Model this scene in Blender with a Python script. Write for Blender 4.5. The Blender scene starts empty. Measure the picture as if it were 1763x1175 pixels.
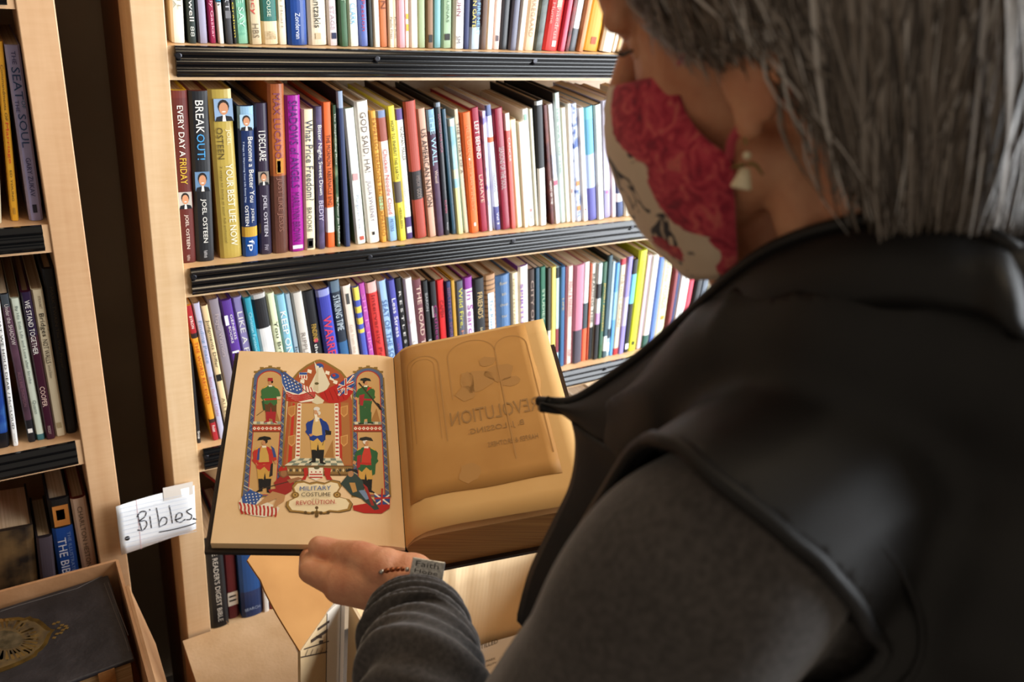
import bpy, bmesh, math, random
from mathutils import Vector, Matrix, noise
random.seed(7)
C = bpy.context.scene.collection
# ------------------------------------------------------------------ camera
F = 1440.0; CX, CY = 881.5, 587.5; CAMZ = 1.60
AX = Vector((0.8467, -0.1578, 0.5081)).normalized()       # world X seen from the camera (right, down, forward)
AD = Vector((-0.1120, 0.8811, 0.4602)); AD = (AD - AX * AD.dot(AX)).normalized()
AY = AD.cross(AX)
if AY.z < 0: AY = -AY
def c2w(v): return Vector((AX.dot(v), AY.dot(v), -AD.dot(v)))
CAM = Vector((0, 0, CAMZ))
cd = bpy.data.cameras.new('camera'); co = bpy.data.objects.new('camera', cd); C.objects.link(co)
R = Matrix((c2w(Vector((1, 0, 0))), c2w(Vector((0, -1, 0))), c2w(Vector((0, 0, -1))))).transposed()
co.matrix_world = Matrix.Translation(CAM) @ R.to_4x4()
cd.sensor_width = 36; cd.lens = F / 1763 * 36; cd.clip_start = 0.02
cd.dof.use_dof = True; cd.dof.focus_distance = 0.96; cd.dof.aperture_fstop = 6.3
bpy.context.scene.camera = co
# ------------------------------------------------------------------ light
sc = bpy.context.scene
sc.view_settings.view_transform = 'Standard'; sc.view_settings.look = 'None'
sc.view_settings.gamma = 1.0; sc.view_settings.use_curve_mapping = False
sc.view_settings.exposure = 0.0
w = bpy.data.worlds.new('world'); sc.world = w; w.use_nodes = True
w.node_tree.nodes['Background'].inputs[0].default_value = (1.0, 0.84, 0.66, 1)
w.node_tree.nodes['Background'].inputs[1].default_value = 0.31
def area(name, loc, target, sx, sy, power, col):
    l = bpy.data.lights.new(name, 'AREA'); l.shape = 'RECTANGLE'; l.size = sx; l.size_y = sy
    l.energy = power; l.color = col
    o = bpy.data.objects.new(name, l); C.objects.link(o); o.location = loc
    o.rotation_euler = (Vector(target) - Vector(loc)).to_track_quat('-Z', 'Y').to_euler()
    return o
area('window_daylight', (2.14, -0.15, 1.42), (0.5, 0.30, 1.10), 2.3, 2.15, 172, (0.90, 0.95, 1.0))
area('added_warm_fill', (0.75, 0.62, 2.60), (0.55, 0.70, 0.6), 0.9, 0.3, 9, (1.0, 0.78, 0.52))  # added warm fill from overhead to brighten the pages, no fixture seen there
# ------------------------------------------------------------------ pixel helpers
def ray(x, y): return c2w(Vector((x - CX, y - CY, F))).normalized()
def at(x, y, d): return CAM + ray(x, y) * d
def hitY(x, y, Y): r = ray(x, y); return CAM + r * (Y / r.y)
def hitZ(x, y, Z): r = ray(x, y); return CAM + r * ((Z - CAMZ) / r.z)
def hitP(x, y, p, n): r = ray(x, y); return CAM + r * ((p - CAM).dot(n) / r.dot(n))
def proj(p):
    v = p - CAM; q = (AX.x*v.x + AY.x*v.y - AD.x*v.z, AX.y*v.x + AY.y*v.y - AD.y*v.z, AX.z*v.x + AY.z*v.y - AD.z*v.z)
    return CX + F*q[0]/q[2], CY + F*q[1]/q[2]
def xAt(px, Y, Z):                       # world X of the point on line (., Y, Z) that shows at picture column px
    lo, hi = -1.0, 3.0
    for _ in range(50):
        m = (lo + hi) / 2
        if proj(Vector((m, Y, Z)))[0] < px: lo = m
        else: hi = m
    return lo
# ------------------------------------------------------------------ materials
def lin(h):
    h = h.lstrip('#'); o = []
    for i in (0, 2, 4):
        c = int(h[i:i+2], 16) / 255; o.append(c/12.92 if c <= .04045 else ((c+.055)/1.055)**2.4)
    return (*o, 1)
MATS = {}
def mat(hexc, rough=.55, spec=.4, noise_amt=0.0, scale=40, hex2=None, bump=0.0, bscale=200, metal=0.0, sheen=0.0, stretch=None, thresh=None, coat=0.0, subsurf=0.0):
    key = (hexc, rough, spec, noise_amt, scale, hex2, bump, bscale, metal, sheen, stretch, thresh, coat, subsurf)
    if key in MATS: return MATS[key]
    m = bpy.data.materials.new('material_' + hexc.lstrip('#')); m.use_nodes = True
    nt = m.node_tree; b = nt.nodes['Principled BSDF']
    b.inputs['Base Color'].default_value = lin(hexc); b.inputs['Roughness'].default_value = rough
    b.inputs['Specular IOR Level'].default_value = spec; b.inputs['Metallic'].default_value = metal
    b.inputs['Sheen Weight'].default_value = sheen; b.inputs['Coat Weight'].default_value = coat
    if subsurf:
        b.inputs['Subsurface Weight'].default_value = subsurf; b.inputs['Subsurface Radius'].default_value = (.012, .004, .002)
        b.inputs['Subsurface Scale'].default_value = 1.0
    if noise_amt or hex2 or bump:
        tc = nt.nodes.new('ShaderNodeTexCoord'); mp = nt.nodes.new('ShaderNodeMapping')
        nt.links.new(tc.outputs['Object'], mp.inputs[0])
        if stretch: mp.inputs['Scale'].default_value = stretch
    if hex2:
        n = nt.nodes.new('ShaderNodeTexNoise'); n.inputs['Scale'].default_value = scale; n.inputs['Detail'].default_value = 4
        nt.links.new(mp.outputs[0], n.inputs['Vector'])
        r = nt.nodes.new('ShaderNodeValToRGB'); a, c = thresh or (.35, .65)
        r.color_ramp.elements[0].position = a; r.color_ramp.elements[1].position = c
        r.color_ramp.elements[0].color = lin(hexc); r.color_ramp.elements[1].color = lin(hex2)
        nt.links.new(n.outputs['Fac'], r.inputs[0]); nt.links.new(r.outputs[0], b.inputs['Base Color'])
    if bump:
        n2 = nt.nodes.new('ShaderNodeTexNoise'); n2.inputs['Scale'].default_value = bscale; n2.inputs['Detail'].default_value = 3
        nt.links.new(mp.outputs[0], n2.inputs['Vector'])
        bp = nt.nodes.new('ShaderNodeBump'); bp.inputs['Strength'].default_value = bump; bp.inputs['Distance'].default_value = .002
        nt.links.new(n2.outputs['Fac'], bp.inputs['Height']); nt.links.new(bp.outputs[0], b.inputs['Normal'])
    MATS[key] = m; return m
# ------------------------------------------------------------------ object helpers
def wm(o):
    m = Matrix.Identity(4)
    while o is not None:
        m = o.matrix_basis @ m; o = o.parent
    return m
def tag(o, label=None, cat=None, group=None, kind=None):
    if label: o['label'] = label
    if cat: o['category'] = cat
    if group: o['group'] = group
    if kind: o['kind'] = kind
    return o
def empty(name, loc, label, cat, group=None, rot=None):
    o = bpy.data.objects.new(name, None); C.objects.link(o); o.location = loc; o.empty_display_size = .05
    if rot: o.rotation_euler = rot
    return tag(o, label, cat, group)
def mesh(name, verts, faces, mats, parent=None, fm=None, smooth=False, world=True, solid=0, subd=0, bev=0, off=-1):
    """verts in world space (world=True) or in the parent's space."""
    me = bpy.data.meshes.new(name)
    if world and parent is not None:
        inv = wm(parent).inverted(); verts = [inv @ Vector(v) for v in verts]
    me.from_pydata([tuple(v) for v in verts], [], faces)
    if not isinstance(mats, (list, tuple)): mats = [mats]
    for m in mats: me.materials.append(m)
    if fm: me.polygons.foreach_set('material_index', fm)
    if smooth: me.polygons.foreach_set('use_smooth', [True] * len(me.polygons))
    me.update()
    o = bpy.data.objects.new(name, me); C.objects.link(o)
    if parent is not None: o.parent = parent
    if solid:
        s = o.modifiers.new('solid', 'SOLIDIFY'); s.thickness = solid; s.offset = off
    if subd:
        s = o.modifiers.new('sub', 'SUBSURF'); s.levels = subd; s.render_levels = subd
    if bev:
        s = o.modifiers.new('bev', 'BEVEL'); s.width = bev; s.segments = 2; s.limit_method = 'ANGLE'
    return o
def boxv(x0, x1, y0, y1, z0, z1):
    return [(x0,y0,z0),(x1,y0,z0),(x1,y1,z0),(x0,y1,z0),(x0,y0,z1),(x1,y0,z1),(x1,y1,z1),(x0,y1,z1)]
BF = [(0,3,2,1),(4,5,6,7),(0,1,5,4),(1,2,6,5),(2,3,7,6),(3,0,4,7)]
def box(name, x0, x1, y0, y1, z0, z1, m, parent=None, world=True, bev=0):
    return mesh(name, boxv(x0,x1,y0,y1,z0,z1), BF, m, parent, world=world, bev=bev)
def catmull(pts, n):
    P = [Vector(p) for p in pts]; P = [2*P[0]-P[1]] + P + [2*P[-1]-P[-2]]; out = []
    for i in range(1, len(P)-2):
        for k in range(n):
            t = k/n; a, b, c, d = P[i-1], P[i], P[i+1], P[i+2]
            out.append(.5*((2*b) + (c-a)*t + (2*a-5*b+4*c-d)*t*t + (3*b-a-3*c+d)*t**3))
    out.append(P[-2]); return out
def tube(pts, rad, seg=8, closed=True, flat=1.0, flatdir=None, rfun=None):
    """verts, faces of a tube along pts; rad is a number or a list."""
    V, Fc = [], []; n = len(pts); pts = [Vector(p) for p in pts]
    prev = None
    for i, p in enumerate(pts):
        t = (pts[min(i+1, n-1)] - pts[max(i-1, 0)]).normalized()
        if prev is None:
            up = flatdir or Vector((.31, .22, .93)); a = (up - t*up.dot(t)).normalized()
        else:
            a = (prev - t*prev.dot(t)).normalized()
        prev = a; b = t.cross(a); r = rad[i] if isinstance(rad, (list, tuple)) else rad
        for k in range(seg):
            th = 2*math.pi*k/seg; rr = r if rfun is None else r + rfun(i/(n-1), th)
            V.append(p + (a*math.cos(th)*flat + b*math.sin(th))*rr)
    for i in range(n-1):
        for k in range(seg):
            Fc.append((i*seg+k, i*seg+(k+1) % seg, (i+1)*seg+(k+1) % seg, (i+1)*seg+k))
    if closed:
        Fc.append(tuple(range(seg-1, -1, -1))); Fc.append(tuple((n-1)*seg+k for k in range(seg)))
    return V, Fc
def join(parts):
    V, Fc = [], []
    for v, f in parts:
        o = len(V); V += list(v); Fc += [tuple(i+o for i in q) for q in f]
    return V, Fc
TEXTQ = []
def text(parent, name, s, m, org, xd, yd, length, height, world=False, label=None):
    """queue flat lettering: org is the start of the baseline, xd reading direction, yd letter-up direction."""
    TEXTQ.append((parent, name, s, m, Vector(org), Vector(xd).normalized(), Vector(yd).normalized(), length, height, world, label))
def flush_text():
    obs = []
    for q in TEXTQ:
        cu = bpy.data.curves.new('lettering', 'FONT'); cu.body = q[2]; cu.size = 1; cu.resolution_u = 2
        o = bpy.data.objects.new('lettering', cu); C.objects.link(o); obs.append(o)
    dg = bpy.context.evaluated_depsgraph_get(); dg.update()
    for o, q in zip(obs, TEXTQ):
        parent, name, s, m, org, xd, yd, length, height, world, label = q
        me = bpy.data.meshes.new_from_object(o.evaluated_get(dg))
        vs = [v.co.copy() for v in me.vertices]; fs = [tuple(p.vertices) for p in me.polygons]
        if not vs: continue
        x0 = min(v.x for v in vs); x1 = max(v.x for v in vs); y0 = min(v.y for v in vs); y1 = max(v.y for v in vs)
        sx = length/(x1-x0); sy = height/max(y1-y0, .3)
        V = [org + xd*((v.x-x0)*sx) + yd*((v.y-y0)*sy) for v in vs]
        if xd.cross(yd).dot(Vector((0, -1, 0))) < 0 and not world: pass
        r = mesh(name, V, fs, m, parent, world=world)
        if label: r['label'] = label
        bpy.data.meshes.remove(me)
    for o in obs:
        cu = o.data; bpy.data.objects.remove(o); bpy.data.curves.remove(cu)
# ------------------------------------------------------------------ the setting
M_FLOOR = mat('#6d6258', .5, hex2='#5b5148', scale=3)
M_WALL = mat('#a8967c', .8, hex2='#9c8a72', scale=6)
M_TRIM = mat('#d9d4c8', .5)
YF = 1.10                                   # front plane of the bookcases
def struct(o): o['kind'] = 'structure'; return o
struct(box('floor', -2.2, 2.05, -2.4, 1.50, -.05, 0, M_FLOOR))
struct(box('wall_back', -2.2, 2.05, 1.42, 1.50, 0, 2.7, M_WALL))
M_WALLR = mat('#b9aa92', .8, hex2='#b1a28b', scale=6)
WY0, WY1, WZ0, WZ1 = -1.30, 1.06, .32, 2.52
rv, rf = join([(boxv(1.95, 2.05, -2.4, WY0, 0, 2.7), BF), (boxv(1.95, 2.05, WY1, 1.42, 0, 2.7), BF),
               (boxv(1.95, 2.05, WY0, WY1, 0, WZ0), BF), (boxv(1.95, 2.05, WY0, WY1, WZ1, 2.7), BF)])
struct(mesh('wall_right', rv, rf, M_WALLR))
win = struct(mesh('window_1', *join([(boxv(1.94, 2.06, WY0-.05, WY0, WZ0-.05, WZ1+.05), BF), (boxv(1.94, 2.06, WY1, WY1+.05, WZ0-.05, WZ1+.05), BF),
               (boxv(1.94, 2.06, WY0, WY1, WZ1, WZ1+.05), BF), (boxv(1.90, 2.06, WY0, WY1, WZ0-.05, WZ0), BF),
               (boxv(1.98, 2.01, -.14, -.10, WZ0, WZ1), BF)]), M_TRIM))
# ------------------------------------------------------------------ bookcases
def wood_mat(a, b, rough=.42):
    m = bpy.data.materials.new('maple_wood'); m.use_nodes = True; nt = m.node_tree; p = nt.nodes['Principled BSDF']
    tc = nt.nodes.new('ShaderNodeTexCoord'); mp = nt.nodes.new('ShaderNodeMapping'); mp.inputs['Scale'].default_value = (30, 30, 2.2)
    nt.links.new(tc.outputs['Object'], mp.inputs[0])
    n = nt.nodes.new('ShaderNodeTexNoise'); n.inputs['Scale'].default_value = 1.6; n.inputs['Detail'].default_value = 6; n.inputs['Distortion'].default_value = .4
    nt.links.new(mp.outputs[0], n.inputs['Vector'])
    mp2 = nt.nodes.new('ShaderNodeMapping'); mp2.inputs['Scale'].default_value = (14, 14, 90); nt.links.new(tc.outputs['Object'], mp2.inputs[0])
    n2 = nt.nodes.new('ShaderNodeTexNoise'); n2.inputs['Scale'].default_value = 2.0; nt.links.new(mp2.outputs[0], n2.inputs['Vector'])
    mx = nt.nodes.new('ShaderNodeMath'); mx.operation = 'MULTIPLY_ADD'; mx.inputs[1].default_value = .35; nt.links.new(n2.outputs['Fac'], mx.inputs[0]); nt.links.new(n.outputs['Fac'], mx.inputs[2])
    r = nt.nodes.new('ShaderNodeValToRGB'); r.color_ramp.elements[0].position = .45; r.color_ramp.elements[1].position = .9
    r.color_ramp.elements[0].color = lin(a); r.color_ramp.elements[1].color = lin(b)
    nt.links.new(mx.outputs[0], r.inputs[0]); nt.links.new(r.outputs[0], p.inputs['Base Color'])
    p.inputs['Roughness'].default_value = rough; return m
M_WOOD = wood_mat('#e2c096', '#d2ab7c'); M_WOODL = wood_mat('#d7ae84', '#c89b70'); M_SIDE = wood_mat('#8d5a33', '#7c4d2b')
M_BACK = wood_mat('#cdb799', '#bca487')
M_LIP = mat('#0b0c0e', .17, .55); M_SCREW = mat('#3a3a3e', .3, metal=.8)
def lip(parent, x0, x1, yf, zt, zb, name='edge_strip'):
    H = zt - zb; n = 36; prof = []
    for i in range(n+1):
        t = i/n; d = .004
        for c, wd, a in ((.20, .17, .0042), (.52, .15, .0040), (.82, .14, .0040)):
            q = (t-c)/wd
            if abs(q) < 1: d += a*(.5+.5*math.cos(math.pi*q))**.8
        prof.append((yf - d, zt - t*H))
    prof = [(yf, zt)] + prof + [(yf, zb)]
    V = [(x, y, z) for x in (x0, x1) for y, z in prof]; k = len(prof)
    V = V + V
    Fc = [(i, i+1, k+i+1, k+i) for i in range(k-1)] + [tuple(range(2*k, 3*k))[::-1], tuple(range(3*k, 4*k))]
    o = mesh(name, V, Fc, M_LIP, parent); o.data.polygons.foreach_set('use_smooth', [1 < i < k-3 for i in range(len(Fc))]); return o
def screw(parent, x, y, z):
    V, Fc = tube([(x, y+.004, z), (x, y-.0012, z), (x, y-.0018, z)], [.0042, .0042, .003], 10, flatdir=Vector((0, 0, 1)))
    s = mesh('screw', V, Fc, M_SCREW, parent)
    return s
def bookcase(name, label, x0, x1, shelves, zfloor_shelf, top, left_post, right_post, mwood, depth=.27, strip_in=.008, screws=()):
    b = empty(name, ((x0+x1)/2, YF+depth/2, 0), label, 'bookcase', 'maple bookcases with black edge strips')
    PW = .038
    for (px0, on) in ((x0, left_post), (x1-PW, right_post)):
        if on:
            post = box('upright', px0, px0+PW, YF, YF+.08, 0, top, mwood, b, bev=.0012)
    if left_post: box('side_panel', x0+.006, x0+.028, YF+.08, YF+depth, 0, top, M_SIDE, b)
    if right_post: box('side_panel', x1-.028, x1-.006, YF+.08, YF+depth, 0, top, M_SIDE, b)
    box('back_panel', x0+.028, x1-.028, YF+depth-.008, YF+depth, .02, top, M_BACK, b)
    xi0, xi1 = x0 + (PW if left_post else 0), x1 - (PW if right_post else 0)
    for zt, zb, sx in shelves:
        s = box('shelf', xi0, xi1, YF+.002, YF+depth-.008, zb-.0045, zt, mwood, b)
        l = lip(s, xi0+(strip_in if left_post else 0), xi1-(strip_in if right_post else 0), YF+.002, zt+.0005, zb)
        for x in sx: screw(l, x, YF-.0045, zt-.010)
    box('bottom_shelf', xi0, xi1, YF+.01, YF+depth-.008, zfloor_shelf-.02, zfloor_shelf, mwood, b)
    return b
Z1, Z1b, Z2, Z2b, Z3, Z3b = CAMZ-.195, CAMZ-.231, CAMZ-.486, CAMZ-.5245, CAMZ-.786, CAMZ-.823
ZB = CAMZ-1.185
scr = [.2255+.2575*k for k in range(7)]
XM0, XM1 = .177, 1.885
bookcase('bookcase', 'wide maple bookcase with black ribbed shelf edges behind the open book', XM0, XM1,
         [(Z1+.31, Z1+.275, scr), (Z1, Z1b, scr), (Z2, Z2b, scr), (Z3, Z3b, scr)], ZB, 2.12, True, True, M_WOOD)
ZL0, ZL0b, ZL1, ZL1b, ZL2, ZL2b = CAMZ-.12, CAMZ-.156, CAMZ-.408, CAMZ-.440, CAMZ-.726, CAMZ-.763
XL1 = .1005
bookcase('bookcase', 'maple bookcase at the left edge, partly cut off, beside the dark gap', -.95, XL1,
         [(ZL0, ZL0b, ()), (ZL1, ZL1b, ()), (ZL2, ZL2b, ())], CAMZ-1.02, 2.12, True, True, M_WOODL)
# ------------------------------------------------------------------ books
PAGE = [mat(h, .8, hex2=g, scale=1.0, stretch=(900, 2, 2)) for h, g in (('#cdb595', '#b59a78'), ('#bda182', '#a48866'), ('#d6c6ad', '#c0ab8c'), ('#e2d8c6', '#cdbfa8'))]
def cover_mat(h, h2=None, gloss=False, sc=55, th=None):
    return mat(h, .28 if gloss else .5, .45, hex2=h2, scale=sc, thresh=th)
LABELS = {}
def make_book(X, Ys, Z, wd, ht, lean, D, col, desc, label, o):
    """one book: spine on the front plane; local x to the right, y into the shelf, z up."""
    hard = o.get('hard', False); t = .0028 if hard else .0009
    b = empty('book', (X, Ys, Z), label, 'book', o.get('group'), rot=(0, -lean, 0))
    base = cover_mat(col, o.get('mot'), o.get('gloss', False), o.get('msc', 55), o.get('mth'))
    side = cover_mat(o['side']) if 'side' in o else base
    mats = [side, base]; bands = sorted(o.get('bands', []))        # (f0, f1, hex) measured from the top
    zs = sorted({0.0, ht} | {ht*(1-f) for a, c, _ in bands for f in (a, c)})
    bm_idx = []
    for z0, z1 in zip(zs, zs[1:]):
        f = 1-(z0+z1)/2/ht; i = 1
        for a, c, hx in bands:
            if a <= f <= c:
                m = cover_mat(hx, None, o.get('gloss', False))
                if m not in mats: mats.append(m)
                i = mats.index(m)
        bm_idx.append(i)
    bul = o.get('bulge', min(.003, wd*.09)); yb = .004
    out = [(0, D), (0, yb)] + [(wd*k/6, yb - bul*math.sin(math.pi*k/6)**.7 - (yb-bul)*min(1, min(k, 6-k)*2)*.999) for k in range(1, 6)] + [(wd, yb), (wd, D)]
    inn = [(t, D), (t, yb+t)] + [(t+(wd-2*t)*k/6, yb+t) for k in range(1, 6)] + [(wd-t, yb+t), (wd-t, D)]
    n = len(out); V, Fc, fm = [], [], []
    for z in zs:
        V += [(x, y, z) for x, y in out] + [(x, y, z) for x, y in inn]
    L = 2*n
    for li in range(len(zs)-1):
        for i in range(n-1):
            a = li*L+i; Fc.append((a, a+1, a+1+L, a+L)); fm.append(bm_idx[li] if 1 <= i <= n-3 else 0)
    top = (len(zs)-1)*L
    for i in range(n-1):
        Fc.append((n+i+1, n+i, top+n+i, top+n+i+1)); fm.append(0)
        Fc.append((top+i, top+i+1, top+n+i+1, top+n+i)); fm.append(0)
        Fc.append((i+1, i, n+i, n+i+1)); fm.append(0)
    for i in (0, n-1):
        Fc.append((i, n+i, top+n+i, top+i)); fm.append(0)
    mesh('cover', V, Fc, mats, b, fm=fm, world=False)
    g = .003 if hard else .0006
    box('pages', t, wd-t, yb+t+.0006, D-(.004 if hard else .0008), g, ht-g, PAGE[o.get('page', random.randrange(3))], b, world=False)
    for tx in o.get('text', []):                                     # (string, f0, f1, xc, height fraction, hex)
        s, f0, f1, xc, hf, hx = tx[:6]; H = hf*wd; m = mat(hx, .5, metal=0)
        yy = -.0007
        if len(tx) > 6:                                              # upright lettering across the spine
            text(b, 'title', s, m, ((xc-hf/2)*wd, yy, ht*(1-f1)), (1, 0, 0), (0, 0, 1), hf*wd, (f1-f0)*ht)
        else:
            text(b, 'title', s, m, (xc*wd-H/2, yy, ht*(1-f0)), (0, 0, -1), (1, 0, 0), (f1-f0)*ht, H)
    for (x0, x1, f0, f1, hx) in o.get('patch', []):
        z1, z0 = ht*(1-f0), ht*(1-f1)
        mesh('spine_mark', [(x0*wd, -.0006, z0), (x1*wd, -.0006, z0), (x1*wd, -.0006, z1), (x0*wd, -.0006, z1)], [(0, 1, 2, 3)], mat(hx, .5), b, world=False)
    for (xc, f0, f1, bg) in o.get('photo', []):                      # small printed portrait
        z1, z0 = ht*(1-f0), ht*(1-f1); w2 = .40*wd; x = xc*wd; zc = z0+(z1-z0)*.56; V, Fc, fmm = [], [], []
        def ell(cx, cz, rx, rz, y, mi):
            k = len(V); V.extend([(cx+rx*math.cos(2*math.pi*i/12), y, cz+rz*math.sin(2*math.pi*i/12)) for i in range(12)]); Fc.append(tuple(range(k, k+12))); fmm.append(mi)
        k = 4; V.extend([(x-w2, -.0006, z0), (x+w2, -.0006, z0), (x+w2, -.0006, z1), (x-w2, -.0006, z1)]); Fc.append((0, 1, 2, 3)); fmm.append(0)
        dz = z1-z0
        k = len(V); V.extend([(x-w2, -.0007, z0), (x+w2, -.0007, z0), (x+w2*.8, -.0007, z0+dz*.2), (x, -.0007, z0+dz*.27), (x-w2*.8, -.0007, z0+dz*.2)]); Fc.append(tuple(range(k, k+5))); fmm.append(1)
        k = len(V); V.extend([(x-w2*.2, -.0008, z0), (x+w2*.2, -.0008, z0), (x+w2*.12, -.0008, z0+dz*.3), (x-w2*.12, -.0008, z0+dz*.3)]); Fc.append((k, k+1, k+2, k+3)); fmm.append(4)
        ell(x, z0+dz*.66, w2*.62, dz*.30, -.0008, 2); ell(x, z0+dz*.56, w2*.50, dz*.28, -.0009, 3); ell(x, z0+dz*.43, w2*.22, dz*.03, -.0010, 4)
        mesh('portrait_print', V, Fc, [mat(bg, .5), mat('#14161c', .5), mat('#1f1410', .5), mat('#c98e68', .5), mat('#efe6dc', .5)], b, fm=fmm, world=False)
    return b
def lean_h(xt, yt, xb, Ys, Zs):
    top = hitY(xt, yt, Ys); Xb = xAt(xb, Ys, Zs)
    lean = math.atan2(Xb-top.x, top.z-Zs); return Xb, lean, math.hypot(Xb-top.x, top.z-Zs)
def build_row(rowname, Zs, items, Ys=YF+.018, group=None, xmin=None, xmax=None):
    """items: dicts with X, lean, h, X2, col, desc, opts; neighbours are kept from running into each other."""
    items.sort(key=lambda i: i['X'])
    for i, it in enumerate(items):
        tl = math.tan(it['lean']); w_ = max((it['X2']-it['X'])*math.cos(it['lean']), .0035)
        if xmin is not None:
            need = xmin + max(0, tl*it['h']) - it['X']
            if need > 0: it['X'] += need; w_ = w_ if it['o'].get('keepw') else max(w_-need*.6, .006)
        if i:
            pv = items[i-1]; r0 = pv['X'] + pv['w']/math.cos(pv['lean']) + .0003
            it['X'] = max(it['X'], r0); zt = min(it['h'], pv['h'])
            mx_ = math.tan(pv['lean']) + (it['X']-r0)/zt
            if tl > mx_: it['lean'] = math.atan(mx_); tl = mx_
        if i+1 < len(items):
            nx = items[i+1]; zt = min(it['h'], nx['h'])
            g0 = nx['X']-it['X']; g1 = g0 - math.tan(nx['lean'])*zt + tl*zt
            g = min(g0, g1)*math.cos(it['lean']) - .0004
            if it['o'].get('keepw'): pass
            elif g > .004: w_ = min(max(w_, g*.97), g)
            else: w_ = max(.0035, min(w_, g0-.0005))
        if xmax is not None: w_ = min(w_, (xmax-it['X']-max(0, -tl)*it['h'])*math.cos(it['lean'])-.0006)
        it['w'] = max(w_, .003)
    prev = None
    for it in items:
        short = ' '.join(it['desc'].split()[:2])
        lab = it['desc'] + ' on ' + rowname
        if len(it['desc'].split()) <= 16-6-len(rowname.split())-1: lab += (', right of the ' + prev + ' one' if prev else ', at its left end')
        assert lab not in LABELS.values(), lab
        prev = short; o = dict(it['o']); o['group'] = group
        D = o.get('D', min(.165, max(.105, it['h']*.68)) + random.uniform(-.006, .006))
        bk = make_book(it['X'], Ys + o.get('dy', random.uniform(-.0015, .004)), Zs+.0004 + abs(math.sin(min(0, it['lean'])))*it['w'] + max(0, 0), it['w'], it['h'], it['lean'], D, it['col'], it['desc'], lab, o)
        LABELS[bk.name] = lab
        # a book tilted to the left stands on its right bottom edge: lift so nothing sinks into the shelf
        if it['lean'] > 0: bk.location.z -= 0
    return items
YS = YF+.018
def crop(x0, y0, s): return lambda x, y: (x0+x/s, y0+y/s)
def W(*t): return list(t)
def make_items(Zs, rows, cr):
    out = []
    for r in rows:
        xt, yt, xb, xr, col, desc = r[:6]; o = r[6] if len(r) > 6 else {}
        (a, b), (c, _), (d, _) = cr(xt, yt), cr(xb, 0), cr(xr, 0)
        X, lean, h = lean_h(a, b, c, YS, Zs)
        out.append(dict(X=X, X2=xAt(d, YS, Zs), lean=lean, h=h, col=col, desc=desc, o=o))
    return out
T = lambda s, f0, f1, xc=.5, hf=.5, hx='#efece4', *k: (s, f0, f1, xc, hf, hx, *k)
wh, bk_, yl = '#efece4', '#1a1816', '#d9b53c'
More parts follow.
